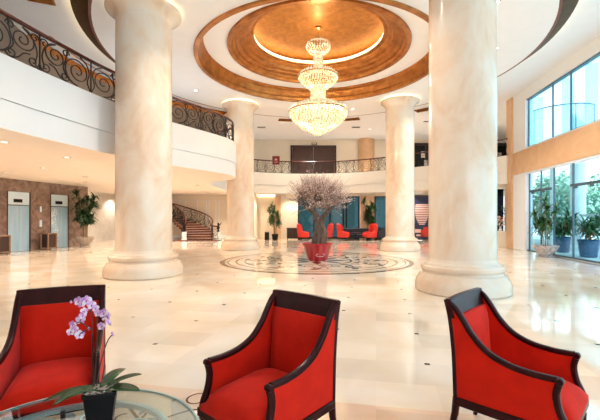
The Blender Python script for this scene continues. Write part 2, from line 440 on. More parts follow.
# roof slab above everything
b = MB(); b.prism([(-15.3, -4), (-15.3, 30.8), (17.4, 30.8), (11.95, 20.5), (11.9, 19.9), (wx(-4, .6), -4)], 9.3, 9.5)
struct(b.build('roof', 'white'))
b = MB(); b.lathe([(7.62, ZD), (7.70, ZD), (7.70, ZD + .07), (7.66, ZD + .08)], c3, 128)
struct(b.build('trim_5', 'redtrim', smooth=True, fix=False))
b = MB(); b.lathe([(7.66, ZD + .08), (7.76, ZD + .12), (8.10, ZD + .27), (8.16, ZD + .34), (8.10, ZD + .34), (7.9, ZD + .28), (7.7, ZD + .28)], c3, 128)
struct(b.build('trim_6', 'brownface', smooth=True, fix=False))
b = MB(); b.lathe([(8.03, ZD + .35), (8.09, ZD + .35), (8.09, ZD + .39), (8.03, ZD + .39)], c3, 128)
struct(b.build('trim_7', 'cove2', fix=False))
b = MB(); b.lathe([(4.62, 7.5), (4.60, 7.44), (4.46, 7.44), (4.43, 7.50), (4.40, 7.60), (4.44, 7.64), (4.40, 7.70), (4.36, 7.80), (4.30, 7.90), (4.34, 7.93), (4.28, 8.0), (4.28, 8.06)], c3, 128)
struct(b.build('trim_8', 'goldmold', smooth=True, fix=False))
b = MB(); b.lathe([(3.45, 8.05), (3.43, 7.98), (3.28, 7.98), (3.24, 8.05), (3.14, 8.09), (3.12, 8.16), (2.96, 8.20), (2.94, 8.27), (2.80, 8.31), (2.76, 8.40), (2.66, 8.43), (2.60, 8.50), (2.48, 8.50), (2.45, 8.54), (2.47, 8.57), (2.56, 8.57)], c3, 128)
struct(b.build('trim_9', 'goldmold', smooth=True, fix=False))
b = MB(); b.lathe([(2.45, 8.545), (2.47, 8.54), (2.60, 8.58), (2.62, 8.66), (2.55, 8.70), (2.47, 8.66), (2.45, 8.545)], c3, 96)
struct(b.build('trim_10', 'cove', smooth=True, fix=False))
b = MB(); b.lathe([(2.56, 8.57), (2.82, 8.58), (2.84, 8.72), (2.7, 8.82), (2.3, 8.87), (1.5, 8.89), (0, 8.90)], c3, 96)
struct(b.build('trim_11', 'gold', smooth=True, fix=False))

# ------------------------------------------------------------------ right wall and windows
WT = Matrix.Translation((8.9, 0, 0)) @ Matrix.Rotation(-math.atan(.117), 4, 'Z')   # local y runs along the wall
SC = math.sqrt(1 + .117 ** 2)
def Y(D): return D * SC
b = MB()
b.box(0, .35, Y(-4), Y(19.9), 7.42, 8.3, 0, WT)
b.box(0, .35, Y(18.4), Y(19.7), 0, 7.42, 0, WT)
struct(b.build('wall_right', 'white'))
b = MB(); b.box(-.04, .36, Y(-4), Y(19.8), 3.84, 4.97, 0, WT)
struct(b.build('trim_12', 'band'))
b = MB(); b.box(-.10, .36, Y(19.7), Y(20.3), 0, 7.93, 0, WT)
struct(b.build('trim_13', 'band'))
b = MB(); b.box(0, .3, Y(-4), Y(18.4), 4.97, 5.03, 0, WT); b.box(.0, .3, Y(-4), Y(18.4), 3.76, 3.84, 0, WT)
struct(b.build('trim_14', 'white'))
mu_up = [18.38, 16.25, 14.95, 13.1, 11.3, 9.5, 7.7, 5.9, 4.1, 2.3, .5, -1.3, -3.1]
mu_lo = [18.3, 17.2, 16.15, 14.8, 13.2, 11.4, 9.6, 7.8, 6.0, 4.2, 2.4, .6, -1.2, -3.0]
def window(name, mus, z0, z1, railtop):
    f = MB()
    for D in mus: f.box(.12, .18, Y(D) - .025, Y(D) + .025, z0, z1, 0, WT)
    if railtop: f.box(.06, .2, Y(-4), Y(18.4), z1 - .05, z1 + .02, 0, WT)
    f.box(.08, .2, Y(-4), Y(18.4), z0, z0 + .05, 0, WT)
    w = struct(f.build(name, 'mull'))
    for i in range(len(mus) - 1):
        MB().box(.145, .155, Y(mus[i + 1]) + .025, Y(mus[i]) - .025, z0 + .05, z1 - .05, 0, WT).build('pane', 'glass', w)
    return w
w1 = window('window_1', mu_up, 5.03, 7.42, True)
w2 = window('window_2', mu_lo, 0.0, 3.76, False)
for D0, D1 in ((16.3, 18.1), (13.0, 14.8)):
    t = MB(); t.box(.03, .13, Y(D0), Y(D1), 2.83, 2.93, 0, WT)
    for d in (D0 + .5, D1 - .35): t.box(.0, .06, Y(d) - .08, Y(d) + .08, 2.74, 2.83, 0, WT)
    t.build('transom_bar', 'mull', w2)
for D in (18.0, 15.6, 14.1, 12.3):       # upper glass fins outside
    MB().box(.16, .62, Y(D) - .008, Y(D) + .008, 5.03, 7.4, 0, WT).build('glass_fin', 'glass', w1)
t = MB(); t.box(-.35, -.30, Y(10), Y(16.4), .001, .006, 0, WT); t.box(-.22, -.17, Y(10), Y(16.4), .001, .006, 0, WT)
struct(t.build('trim_15', 'bronze'))

# ------------------------------------------------------------------ left wall
b = MB(); b.box(-.3, 0, 0, 26.6, 0, 3.43)
ang = math.atan2(1.0, 5.0) * -1
LW = Matrix.Translation((-13.6, 17.0, 0)) @ Matrix.Rotation(ang, 4, 'Z')   # local y along wall, +x faces the hall
b = MB(); b.box(-.3, 0, -19.5, 5.3, 0, 3.43, 0, LW)
struct(b.build('wall_left', 'brownmarble'))
b = MB(); b.box(-14.6, -14.3, 21.6, 30.4, 0, 3.43); b.box(-14.6, -12.6, 22.15, 22.3, 0, 3.43)
struct(b.build('wall_left_rear', 'greymarble'))
b = MB(); b.box(-15.3, -15, -4, 30.6, 3.4, 8.4)
struct(b.build('wall_left_upper', 'cream'))
b = MB()
arc = [P(R(a), 10.28, 0)[:2] for a in range(118, 216, 2)]; arc2 = [P(R(a), 10.45, 0)[:2] for a in range(214, 116, -2)]
b.prism(arc + arc2, 4.96, 7.94)
struct(b.build('wall_left_mezzanine', 'taupe'))
b = MB()
for a0 in range(122, 188, 2):
    b.add([P(R(a0), 9.56, ZO + .12), P(R(a0 + 2), 9.56, ZO + .12), P(R(a0 + 2), 9.56, ZO + .17), P(R(a0), 9.56, ZO + .17)], [(0, 1, 2, 3)])
struct(b.build('trim_19', 'cove2', fix=False))
b = MB(); b.box(-15, 1.5, -4.2, -3.95, 0, 9.3); b.box(1.5, 9, -4.2, -3.95, 7.4, 9.3)
struct(b.build('wall_front_unseen', 'cream'))  # unseen wall behind the camera, added to hold back daylight from there

# ------------------------------------------------------------------ rear walls
S28 = 28.6 / 375
def XB(x): return (x - 300) * S28
b = MB()
b.box(-15, -4.6, 30.2, 30.5, 0, 3.43)
b.box(-4.9, -4.6, 28.6, 30.3, 0, 3.43)
b.box(-4.6, XB(256.5), 28.6, 28.9, 0, 3.43)
b.box(XB(275), XB(298), 28.6, 28.9, 0, 3.43)
b.box(XB(256.5), XB(275), 29.3, 29.5, 0, 3.43)
b.box(XB(256.5) - .1, XB(256.5), 28.9, 29.4, 0, 3.43); b.box(XB(275), XB(275) + .1, 28.9, 29.4, 0, 3.43)
b.box(XB(298), 11.0, 28.6, 28.9, 3.26, 3.43)
b.box(XB(387), XB(416), 28.6, 28.9, 0, 3.3)
b.box(XB(416), 10.0, 27.0, 27.2, 0, 3.43)
b.box(10.0, 10.15, 20.6, 27.2, 0, 3.43)
b.box(10.0, 11.6, 20.6, 20.75, 0, .88); b.box(10.0, 11.6, 20.6, 20.75, 3.2, 3.43); b.box(11.3, 11.6, 20.6, 20.75, .88, 3.2)
struct(b.build('wall_back', 'cream'))
b = MB()
b.box(XB(360), XB(374), 28.45, 28.9, 0, 3.3)
b.box(XB(275) , XB(281), 28.5, 28.6, 0, 3.3)
struct(b.build('trim_16', 'band'))
b = MB(); b.box(XB(257), XB(274.5), 29.2, 29.28, 3.28, 3.4); struct(b.build('trim_17', 'cove'))
b = MB(); b.box(-15, 17.2, 30.3, 30.6, 3.4, 8.4); struct(b.build('wall_back_upper', 'cream'))
T = Matrix.Translation((11.62, 20.5, 0)) @ Matrix.Rotation(-math.atan2(5.4, 9.8), 4, 'Z')
b = MB(); b.box(0, .3, 0, 11.4, 0, 8.4, 0, T); struct(b.build('wall_right_rear', 'cream'))
# wall panel mouldings behind the stair
b = MB()
def frame(b, x0, x1, z0, z1, y, w=.05, t=.03):
    b.box(x0, x1, y - t, y, z0, z0 + w); b.box(x0, x1, y - t, y, z1 - w, z1); b.box(x0, x0 + w, y - t, y, z0, z1); b.box(x1 - w, x1, y - t, y, z0, z1)
for x0, x1 in ((-8.3, -7.5), (-7.35, -6.75), (-6.55, -5.8), (-10.2, -9.2), (-11.6, -10.5)): frame(b, x0, x1, .5, 3.0, 30.2)
b.box(-12.5, -4.8, 30.16, 30.2, 0, .25)
struct(b.build('trim_18', 'white'))
# windows in the rear wall
def rear_window(name, x0, x1, posts, mt='glassteal'):
    f = MB()
    f.box(x0, x1, 28.62, 28.78, 0, .14); f.box(x0, x1, 28.62, 28.78, 3.18, 3.27)
    for p in [x0] + posts + [x1]: f.box(p - .05, p + .05, 28.6, 28.8, 0, 3.27)
    w = struct(f.build(name, 'black'))
    ps = [x0] + posts + [x1]
    for i in range(len(ps) - 1): MB().box(ps[i] + .05, ps[i + 1] - .05, 28.69, 28.71, .14, 3.18).build('pane', mt, w)
rear_window('window_3', XB(298.4), XB(359), [XB(314), XB(330), XB(343.5), XB(346.5)])
rear_window('window_4', XB(375), XB(387), [])
# curtains outside the rear glass
# ------------------------------------------------------------------ upper rear wall: doors
dr = thing('double_door', (1.08, 30.3, 4.95), 0, 'tall dark brown double door on the upper floor behind the rear balcony rail', 'door')
b = MB(); b.box(-1.84, -1.72, -.14, 0, 0, 2.5); b.box(1.72, 1.84, -.14, 0, 0, 2.5); b.box(-1.84, 1.84, -.14, 0, 2.38, 2.5); b.build('frame', 'dark', dr, bevel=.01)
for s in (-1, 1):
    b = MB(); x0, x1 = (.01, 1.7) if s > 0 else (-1.7, -.01)
    b.box(x0, x1, -.09, -.02, 0, 2.38)
    frame(b, x0 + .2, x1 - .2, .2, 1.05, -.09, .04, .02); frame(b, x0 + .2, x1 - .2, 1.2, 2.2, -.09, .04, .02)
    lf = b.build('door_leaf', 'darkdoor', dr)
    MB().box(s * .1 - .02, s * .1 + .02, -.16, -.09, .95, 1.25).build('handle', 'chrome', lf)
ex = thing('exit_sign', (1.15, 30.2, 7.5), 0, 'small dark sign box centred above the dark double door', 'sign')
MB().box(-.22, .22, -.1, 0, -.02, .14).build('housing', 'black', ex, bevel=.01)
MB().box(-.16, .16, -.105, -.1, .02, .1).build('face', 'cream', ex)
# dark framed doorway, upper right
dr = thing('glazed_partition', (13.0, 30.3, 4.95), 0, 'dark timber partition on the upper floor right of the rear columns', 'partition')
b = MB(); b.box(-3.8, 3.8, -.1, 0, 2.5, 2.7)
for k in range(9): b.box(-3.8 + k * .94 - .06, -3.8 + k * .94 + .06, -.1, 0, 0, 2.5)
b.build('frame', 'dark', dr)
MB().box(-3.8, 3.8, -.04, -.01, 0, 2.5).build('glazing', 'black', dr)
b = MB(); b.box(-3.25, -2.95, -.14, -.1, 1.5, 2.0); b.box(-3.0, -2.75, -.14, -.1, .6, 1.3); b.box(2.9, 3.2, -.14, -.1, 1.3, 1.9)
b.build('notice_sheet', 'whiteflower', dr)

# ------------------------------------------------------------------ columns
def column(x, y, label, n=64, k=1.0):
    t = thing('column', (x, y, 0), rnd.uniform(0, 6), label, 'column', 'marble columns around the hall')
    MB().lathe([(.70, .60), (.695, 4), (.69, 7.12)], n=n).build('shaft', 'column', t, smooth=True)
    MB().lathe([(0, 0), (.96, 0), (.985, .03), (.985, .16), (.97, .24), (.93, .31), (.895, .37), (.88, .395), (.85, .40), (.83, .43), (.83, .455), (.855, .475),
                (.87, .51), (.865, .555), (.83, .585), (.80, .59), (.79, .61), (.74, .625), (.715, .66), (.70, .72)], n=n).build('base', 'column', t, smooth=True)
    MB().lathe([(.69, 7.05), (.70, 7.1), (.73, 7.16), (.80, 7.24), (.89, 7.31), (.93, 7.345), (.94, 7.37), (.94, 7.42), (.90, 7.43), (.6, 7.43), (0, 7.43)], n=n).build('capital', 'column', t, smooth=True)
    MB().lathe([(.80, 7.43), (.87, 7.43), (.87, 7.475), (.80, 7.475)], n=48).build('cove_light', 'cove', t)
    t.scale = (k, k, 1)
    return t
NR = column(3.58, 8.3, 'largest cream marble column, nearest, just behind the right-hand red armchair')
NL = column(-4.40, 10.6, 'thick cream marble column in front of the curved balcony, nearest the elevators', k=1.07)
FL = column(-3.08, 19.4, 'cream marble column at the tip of the curved balcony, beside the staircase')
FR = column(4.98, 18.7, 'cream marble column behind the floor rosette, between the red wing chairs and the nearest right column')
hc = thing('pilaster_column', (5.35, 30.3, 4.95), 0, 'half round beige column on the upper rear wall right of the double door', 'column')
MB().lathe([(.65, 0), (.65, 3.0)], n=24, a0=PI, a1=2 * PI).build('shaft', 'band', hc, smooth=True)

# ------------------------------------------------------------------ balconies
EDGE = [(-6.75, -3.9), (-6.7, 0), (-6.45, 4.5), (-6.06, 7.6), (-5.72, 9.4), (-5.34, 10.9), (-4.55, 12.9), (-3.55, 14.7), (-3.0, 15.9), (-2.9, 16.9), (-3.15, 17.9), (-4.1, 18.75), (-4.75, 20.0), (-4.95, 22.5), (-4.8, 26.1)]
eL = [(p.x, p.y) for p in catmull([(x, y, 0) for x, y in EDGE], 8)]
def par(x): return 28.4 - .077 * (x - .65) ** 2
eB = [(-4.8 + (11.05 + 4.8) * i / 60, par(-4.8 + (11.05 + 4.8) * i / 60)) for i in range(61)]
def offset(path, d):
    out = []
    for i in range(len(path)):
        a = path[max(i - 1, 0)]; c = path[min(i + 1, len(path) - 1)]
        dx, dy = c[0] - a[0], c[1] - a[1]; l = math.hypot(dx, dy)
        out.append((path[i][0] - dy / l * d, path[i][1] + dx / l * d))
    return out
def balcony(name, edge, tail, label, mats):
    t = thing(name, (0, 0, 0), 0, label, 'balcony')
    low = offset(edge, .03)
    b = MB(); b.prism(low + tail, 3.43, 3.45); b.build('soffit', 'soffit', t)
    b = MB()
    b.prism(low + tail, 3.45, 4.03, cap=False); b.build('lower_fascia', mats, t)
    b = MB()
    b.prism(edge + tail, 4.04, 4.95); b.build('upper_fascia', mats, t)
    return t
balcony('curved_balcony', eL, [(-4.8, 30.25), (-14.95, 30.25), (-14.95, -3.9)], 'white curved mezzanine balcony sweeping over the elevators and behind the thick left column', 'white')
balcony('rear_balcony', eB, [(11.55, 20.2), (17, 30.25), (-4.75, 30.25)], 'cream rear balcony spanning above the red wing chairs', 'paleband')

def scroll_lines(w=1.25, h=.78, flip=False):
    ls = [spiral(.36, .38, .35, .05, -PI / 2, 2.1, 40), spiral(.90, .50, .26, .04, PI / 2, -1.9, 30),
          spiral(.68, .13, .11, .03, PI, 1.2, 14), spiral(1.12, .14, .12, .03, 0, -1.3, 14), spiral(.66, .68, .09, .03, PI, -1.2, 12), spiral(1.14, .66, .10, .03, 0, 1.2, 12),
          [(0, 0), (.1, .22), (.05, .45), (.12, .66), (.3, .77)], [(.36, .03), (.56, .1), (.72, .3), (.66, .55), (.62, .78)],
          [(.9, .76), (1.12, .6), (1.2, .35), (1.16, .12), (1.25, 0)], [(.62, 0), (.80, .08), (.92, .22), (1.05, .26)]]
    out = []
    for l in ls:
        if len(l) < 8: l = [(p.x, p.y) for p in catmull([(x, y, 0) for x, y in l], 5)]
        out.append([((w - u if flip else u), v) for u, v in l])
    return out
class Path:
    def __init__(s, pts):
        s.p = [Vector(p) for p in pts]; s.L = [0]
        for a, c in zip(s.p, s.p[1:]): s.L.append(s.L[-1] + (c - a).length)
    def at(s, d):
        d = max(0, min(d, s.L[-1]))
        import bisect
        i = min(max(bisect.bisect_right(s.L, d) - 1, 0), len(s.p) - 2)
        t = (d - s.L[i]) / max(s.L[i + 1] - s.L[i], 1e-9)
        return s.p[i].lerp(s.p[i + 1], t)
def railing(name, path, label, h=.94, group=None, r=.013, npan=None, W=1.25, z_in=True, parent=None, mt='iron'):
    """path: list of 3D points at the foot of the railing"""
    pa = Path(path); t = parent or thing(name, tuple(pa.p[0]), 0, label, 'railing', group)
    o = -pa.p[0] if not parent else Vector((0, 0, 0))
    n = max(1, round(pa.L[-1] / W)); w = pa.L[-1] / n
    for k in range(n):
        b = MB()
        for l in scroll_lines(1.25, .78, k % 2 == 1):
            b.tube([pa.at(k * w + u / 1.25 * w) + Vector((0, 0, .04 + v * (h - .12) / .78)) + o for u, v in l], r, 5, caps=False)
        q = pa.at(k * w + .001) + o
        b.tube([q, q + Vector((0, 0, h - .03))], r * 1.1, 5)
        b.build('scroll_panel', mt, t, smooth=True)
    m = max(24, int(pa.L[-1] * 4))
    pts = [pa.at(pa.L[-1] * i / m) + o for i in range(m + 1)]
    MB().tube([p + Vector((0, 0, .035)) for p in pts], .016, 5).build('bottom_rail', mt, t, smooth=True)
    MB().tube([p + Vector((0, 0, h - .07)) for p in pts], .014, 5).build('top_rail', mt, t, smooth=True)
    MB().tube([p + Vector((0, 0, h - .02)) for p in pts], .042, 8, flat=.8).build('handrail', 'mahog', t, smooth=True)
    return t
eLr = offset(eL[4:], .12)
railing('balcony_railing', [(x, y, 4.95) for x, y in eLr], 'black scrolled iron railing with mahogany handrail along the curved left balcony', r=.017, W=1.55)
eBr = offset(eB[1:], .12)
railing('balcony_railing', [(x, y, 4.95) for x, y in eBr], 'black scrolled iron railing along the rear balcony in front of the double door', r=.014)
sg = thing('notice_box', (-1.77, 27.72, 5.55), 0, 'small dark red notice box fixed on the rear balcony railing', 'sign')
MB().box(-.27, .27, -.06, .06, 0, .62).build('box_body', 'signred', sg, bevel=.01)
b = MB(); b.box(-.08, .08, -.064, -.06, .3, .42); b.box(-.14, .14, -.064, -.06, .16, .19); b.build('marking', 'posterpale', sg)

# ------------------------------------------------------------------ elevators in the left wall
def elevator(ly, label, etched):
    T0 = LW @ Matrix.Translation((0, ly, 0))
    t = thing('elevator', T0.to_translation(), T0.to_euler().z, label, 'elevator', 'elevators')
    b = MB(); b.box(0, .03, -.57, -.54, 0, 2.87); b.box(0, .08, .54, .60, 0, 2.87); b.box(0, .03, -.57, .6, 2.84, 2.87); b.build('frame', 'bronze', t, bevel=.008)
    r2 = random.Random(3)
    for y0, y1 in ((.003, .54), (-.54, -.003)):
        b = MB().box(.005, .03, y0, y1, .01, 2.2)
        if etched and y0 < 0:
            for k in range(130):
                z = .1 + 2.0 * r2.random(); y = max(-.51, min(-.05, -.30 + .10 * math.sin(z * 3) + r2.uniform(-.17, .17)))
                b.add([(.033, y - .022, z - .03), (.033, y + .02, z - .02), (.033, y + .026, z + .03), (.033, y - .015, z + .035)], [(0, 1, 2, 3)], 1)
        d = b.build('door_panel', ['steel', 'etch'], t)
        if etched and y0 < 0: d['label'] = 'steel door etched with white leaves'
    MB().box(.005, .035, -.54, .54, 2.22, 2.84).build('header_panel', 'whitesteel', t)
    MB().box(.035, .05, -.28, .16, 2.34, 2.5).build('floor_display', 'black', t)
    MB().box(.0, .05, -.54, .54, 2.19, 2.23).build('door_track', 'bronze', t)
elevator(.9, 'steel elevator at the frame edge, its doors plain and bluish', False)
elevator(3.25, 'steel elevator nearer the potted tree, its doors etched with white leaves', True)
T0 = LW @ Matrix.Translation((0, 2.1, 0))
cp = thing('call_button_panel', T0.to_translation(), T0.to_euler().z, 'narrow steel call button plate on brown marble between the two elevators', 'panel')
MB().box(0, .02, -.07, .07, 1.15, 1.5).build('lower_plate', 'whitesteel', cp); MB().box(0, .02, -.05, .05, 1.9, 2.2).build('upper_plate', 'whitesteel', cp)
def bin_(ly, label):
    T0 = LW @ Matrix.Translation((.45, ly, 0))
    t = thing('litter_bin', T0.to_translation(), T0.to_euler().z, label, 'bin', 'wooden framed litter bins')
    b = MB()
    for x in (-.2, .2):
        for y in (-.25, .25): b.box(x - .03, x + .03, y - .03, y + .03, 0, .82)
    b.box(-.23, .23, -.28, .28, .78, .84); b.box(-.23, .23, -.28, .28, .06, .12); b.build('frame', 'cane', t, bevel=.008)
    MB().box(-.19, .19, -.24, .24, .1, .78).build('bin_body', 'dark', t)
    MB().lathe([(0, .85), (.13, .85), (.15, .845), (.15, .84)], n=20).build('ash_tray', 'chrome', t, smooth=True)
bin_(-.35, 'wooden framed litter bin cut by the frame edge, left of both elevators')
bin_(2.15, 'wooden framed litter bin standing between the two elevators')
# ------------------------------------------------------------------ staircase
st = thing('staircase', (-9.5, 27.0, 0), 0, 'curved red brown stone staircase with scrolled iron rails rising under the balcony', 'staircase')
RI, RO, NS, DA = 1.15, 3.2, 20, R(10.5)
def zst(k): return .165 * (k + 1)
b = MB(); b.prism([(.6, -1.1), (3.8, -1.1), (3.8, .3), (.6, .3)], 0, .06); b.build('plinth', 'stair', st, bevel=.01)
for k in range(NS):
    a0, a1 = k * DA - R(6), (k + 1) * DA - R(6)
    poly = [(RI * math.cos(a0), RI * math.sin(a0)), (RO * math.cos(a0), RO * math.sin(a0)), (RO * math.cos((a0 + a1) / 2), RO * math.sin((a0 + a1) / 2)),
            (RO * math.cos(a1), RO * math.sin(a1)), (RI * math.cos(a1), RI * math.sin(a1))]
    b = MB(); b.prism(poly, max(0, zst(k) - (.4 if k > 2 else 9)), zst(k) - .03)
    e = [(poly[0][0], poly[0][1] - .03), (poly[1][0], poly[1][1] - .03)] + poly[2:]
    b.prism(e, zst(k) - .03, zst(k), 1)
    b.build('step', ['stair', 'nosing'], st)
for rr, nm in ((RI + .06, 'inner_railing'), (RO - .06, 'outer_railing')):
    path = [Vector((rr + .62, -.62, .10)), Vector((rr + .30, -.42, .10)), Vector((rr + .08, -.20, .11))] if rr > 2 else [Vector((rr - .05, -.45, .10))]
    for i in range(41):
        a = i / 40 * (NS - 1) * DA + R(-3)
        path.append(Vector((rr * math.cos(a), rr * math.sin(a), .12 + .165 * (a + R(6)) / DA)))
    hr = MB().tube([p + Vector((0, 0, .92)) for p in path], .05, 8).build('handrail', 'mahog', st, smooth=True)
    ph = Path(path); n = 8; w = ph.L[-1] / n
    for k in range(n):
        b = MB()
        for l in scroll_lines(1.25, .78, k % 2 == 1):
            b.tube([ph.at(k * w + u / 1.25 * w) + Vector((0, 0, .06 + v)) for u, v in l], .018, 4, caps=False)
        b.build('scroll_panel', 'iron', st, smooth=True)
    MB().tube([p + Vector((0, 0, .04)) for p in path], .022, 5).build('bottom_rail', 'iron', st, smooth=True)
b = MB()
for i in range(NS):
    a = i * DA; z = .165 * i
    a2 = (i + 1) * DA
    vs = [(rr * math.cos(q), rr * math.sin(q), zz) for q, zb in ((a, z), (a2, z + .165)) for rr in (RO, RO + .05) for zz in (max(zb - .35, 0), zb + .12)]
    b.add(vs, [(0, 1, 5, 4), (2, 3, 7, 6), (1, 3, 7, 5), (0, 2, 6, 4)])
b.build('outer_stringer', 'cream', st)
for x, lab in ((-8.25, 'white pedestal with dark figure at the inner foot of the staircase'), (-5.82, 'white pedestal with dark figure at the outer stair foot, near the far left column')):
    t = thing('pedestal', (x, 26.7, .06), 0, lab, 'pedestal', 'white pedestals at the stair foot')
    MB().lathe([(0, 0), (.20, 0), (.20, .04), (.17, .06), (.165, .50), (.19, .53), (.19, .56), (0, .56)], n=24).build('drum', 'extwhite', t, smooth=True)
    MB().lathe([(0, .56), (.10, .56), (.09, .62), (.05, .70), (.11, .82), (.12, .9), (.06, 1.0), (.05, 1.05), (.08, 1.12), (.05, 1.2), (0, 1.21)], n=14).tube([(0, 0, .98), (.12, 0, 1.08), (.24, -.02, 1.22)], [.05, .035, .02], 6).build('figure', 'black', t, smooth=True)

# ------------------------------------------------------------------ chandelier
ch = thing('chandelier', (CX, CY, 8.88), 0, 'three tiered lit crystal chandelier hanging from the gilded dome', 'chandelier')
MB().lathe([(0, .0), (.16, -.005), (.17, -.03), (.10, -.08), (.03, -.10), (0, -.1)], n=24).build('canopy', 'gold', ch, smooth=True)
MB().tube([(0, 0, -.08), (0, 0, -.34)], .02, 8).build('rod', 'chrome', ch)
def zz(y): return EYE + (218 - y) * CY / 375 - 8.88
def surf(name, prof, rows, per, size, parent, hgt=1.6):
    """crystal drops strung over a surface of revolution"""
    b = MB(); r2 = random.Random(len(name) + rows)
    segs = [(prof[i], prof[i + 1]) for i in range(len(prof) - 1)]
    ls = [math.hypot(a[0] - c[0], a[1] - c[1]) for a, c in segs]; T_ = sum(ls)
    for i in range(rows):
        d = T_ * (i + .5) / rows; k = 0
        while k < len(ls) - 1 and d > ls[k]: d -= ls[k]; k += 1
        t = d / ls[k]; r = segs[k][0][0] * (1 - t) + segs[k][1][0] * t; z = segs[k][0][1] * (1 - t) + segs[k][1][1] * t
        n = max(5, int(per * max(r, .05)))
        for j in range(n):
            a = 2 * PI * (j + .5 * (i % 2)) / n
            s = size * r2.uniform(.75, 1.15)
            b.octa((r * math.cos(a), r * math.sin(a), z), s, s * hgt)
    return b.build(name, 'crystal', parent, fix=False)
def tier(prof, ring, rows, per, size):
    t = surf('crystal_tier', prof, rows, per, size, ch)
    MB().lathe([(ring[0], ring[1] - .02), (ring[0] + .02, ring[1]), (ring[0], ring[1] + .02), (ring[0] - .02, ring[1]), (ring[0], ring[1] - .02)], n=64).build('brass_ring', 'goldmold', t, smooth=True)
tier([(.22, zz(42)), (.40, zz(43.2)), (.47, zz(46)), (.43, zz(49.5)), (.30, zz(53)), (.12, zz(54))], (.47, zz(46)), 9, 60, .032)
surf('crystal_neck', [(.17, zz(53)), (.17, zz(60)), (.20, zz(71))], 12, 110, .024, ch, 2.2)
tier([(.25, zz(70)), (.55, zz(71.5)), (.74, zz(75.5)), (.75, zz(78)), (.66, zz(81.5)), (.50, zz(85)), (.36, zz(88)), (.25, zz(89.5))], (.75, zz(76.5)), 13, 60, .036)
surf('crystal_neck', [(.27, zz(88)), (.28, zz(96)), (.36, zz(105))], 12, 90, .026, ch, 2.2)
tier([(.40, zz(104)), (.75, zz(105.5)), (1.06, zz(109)), (1.13, zz(112.5)), (1.05, zz(117)), (.92, zz(121)), (.70, zz(126)), (.42, zz(130)), (.16, zz(134)), (.03, zz(135.5))], (1.13, zz(112)), 24, 52, .042)
for y, e, r in ((47, 28, .12), (80, 80, .16), (114, 280, .22)):
    l = bpy.data.lights.new('chandelier_bulb', 'POINT'); l.energy = e; l.color = (1, .82, .52); l.shadow_soft_size = r
    o = bpy.data.objects.new('chandelier_bulb', l); COL.objects.link(o); o.location = (0, 0, zz(y)); o.parent = ch

# ------------------------------------------------------------------ blossom tree
TX, TY = .66, 14.1; PXM = 14.1 / 375
pt = thing('plant_pot', (TX, TY, .004), 0, 'wide red glazed bowl pot standing at the centre of the floor rosette', 'pot')
MB().lathe([(0, 0), (.33, 0), (.35, .03), (.40, .14), (.485, .38), (.55, .58), (.60, .62), (.61, .655), (.585, .67), (.54, .66), (.52, .60), (0, .57)], n=56).build('bowl', 'redpot', pt, smooth=True)
MB().lathe([(0, .60), (.46, .59), (.50, .585)], n=32).build('soil', 'soil', pt, smooth=True)
b = MB()
for k in range(12):
    a0, a1 = R(-100 + k * 3.6), R(-100 + (k + 1) * 3.6)
    f = math.sin(PI * (k + .5) / 12) * .08
    r = .452
    b.add([(r * math.cos(a0), r * math.sin(a0), .22 + f * 1.2), (r * math.cos(a1), r * math.sin(a1), .22 + f * 1.2), (r * math.cos(a1) * 1.01, r * math.sin(a1) * 1.01, .245 + f * 1.4), (r * math.cos(a0) * 1.01, r * math.sin(a0) * 1.01, .245 + f * 1.4)], [(0, 1, 2, 3)])
for k in range(7):
    a0 = R(-97 + k * 5); b.add([(.45 * math.cos(a0), .45 * math.sin(a0), .18), (.45 * math.cos(a0 + .05), .45 * math.sin(a0 + .05), .18), (.455 * math.cos(a0 + .05), .455 * math.sin(a0 + .05), .205), (.455 * math.cos(a0), .455 * math.sin(a0), .205)], [(0, 1, 2, 3)])
b.build('white_emblem', 'whiteflower', pt, fix=False)
tr = thing('blossom_tree', (TX, TY, .57), 0, 'gnarled leafless tree with pale pink blossom growing in the red bowl', 'tree')
def tp(x, y, d=0): return Vector(((x - 317.5) * PXM, d, (218 - y) * PXM + EYE - .57))
b = MB()
t1 = catmull([tp(318, 246), tp(317.5, 238, .02), tp(319, 230, -.04), tp(318, 222, .0), tp(315, 214, .05), tp(312.5, 208, 0), tp(314, 203, -.05), tp(320, 200.5, -.05), tp(327, 198, 0), tp(334, 195, .05), tp(339, 190, .08)], 5)
n = len(t1); rad = [.23 - .44 * (i / n) if i / n < .25 else .12 - .085 * ((i / n - .25) / .75) ** .8 for i in range(n)]
b.tube(t1, [max(r, .03) for r in rad], 12)
t2 = catmull([tp(322, 244, -.1), tp(324, 234, -.1), tp(321, 224, -.06), tp(323, 217, 0), tp(326.5, 213.5, .05), tp(331, 208, .1), tp(336, 203, .2)], 5)
b.tube(t2, [.15 - .11 * i / len(t2) for i in range(len(t2))], 9)
t3 = catmull([tp(313.5, 211, 0), tp(307, 207, .1), tp(303, 200, .15), tp(300, 193, .2)], 4)
b.tube(t3, [.11 - .085 * i / len(t3) for i in range(len(t3))], 8)
t4 = catmull([tp(315, 204, 0), tp(314, 198, -.15), tp(318, 191, -.25), tp(317, 186, -.3)], 4)
b.tube(t4, [.08 - .06 * i / len(t4) for i in range(len(t4))], 7)
for s in range(7):
    a = s * 2 * PI / 7; b.tube([(.02, 0, .32), (.16 * math.cos(a), .16 * math.sin(a), .12), (.32 * math.cos(a), .30 * math.sin(a), .0)], [.12, .085, .03], 6)
for k in range(10):
    p = t1[3 + k * 2]; a = k * 2.3; b.octa((p.x + .12 * math.cos(a), p.y + .12 * math.sin(a), p.z), .07, .06)
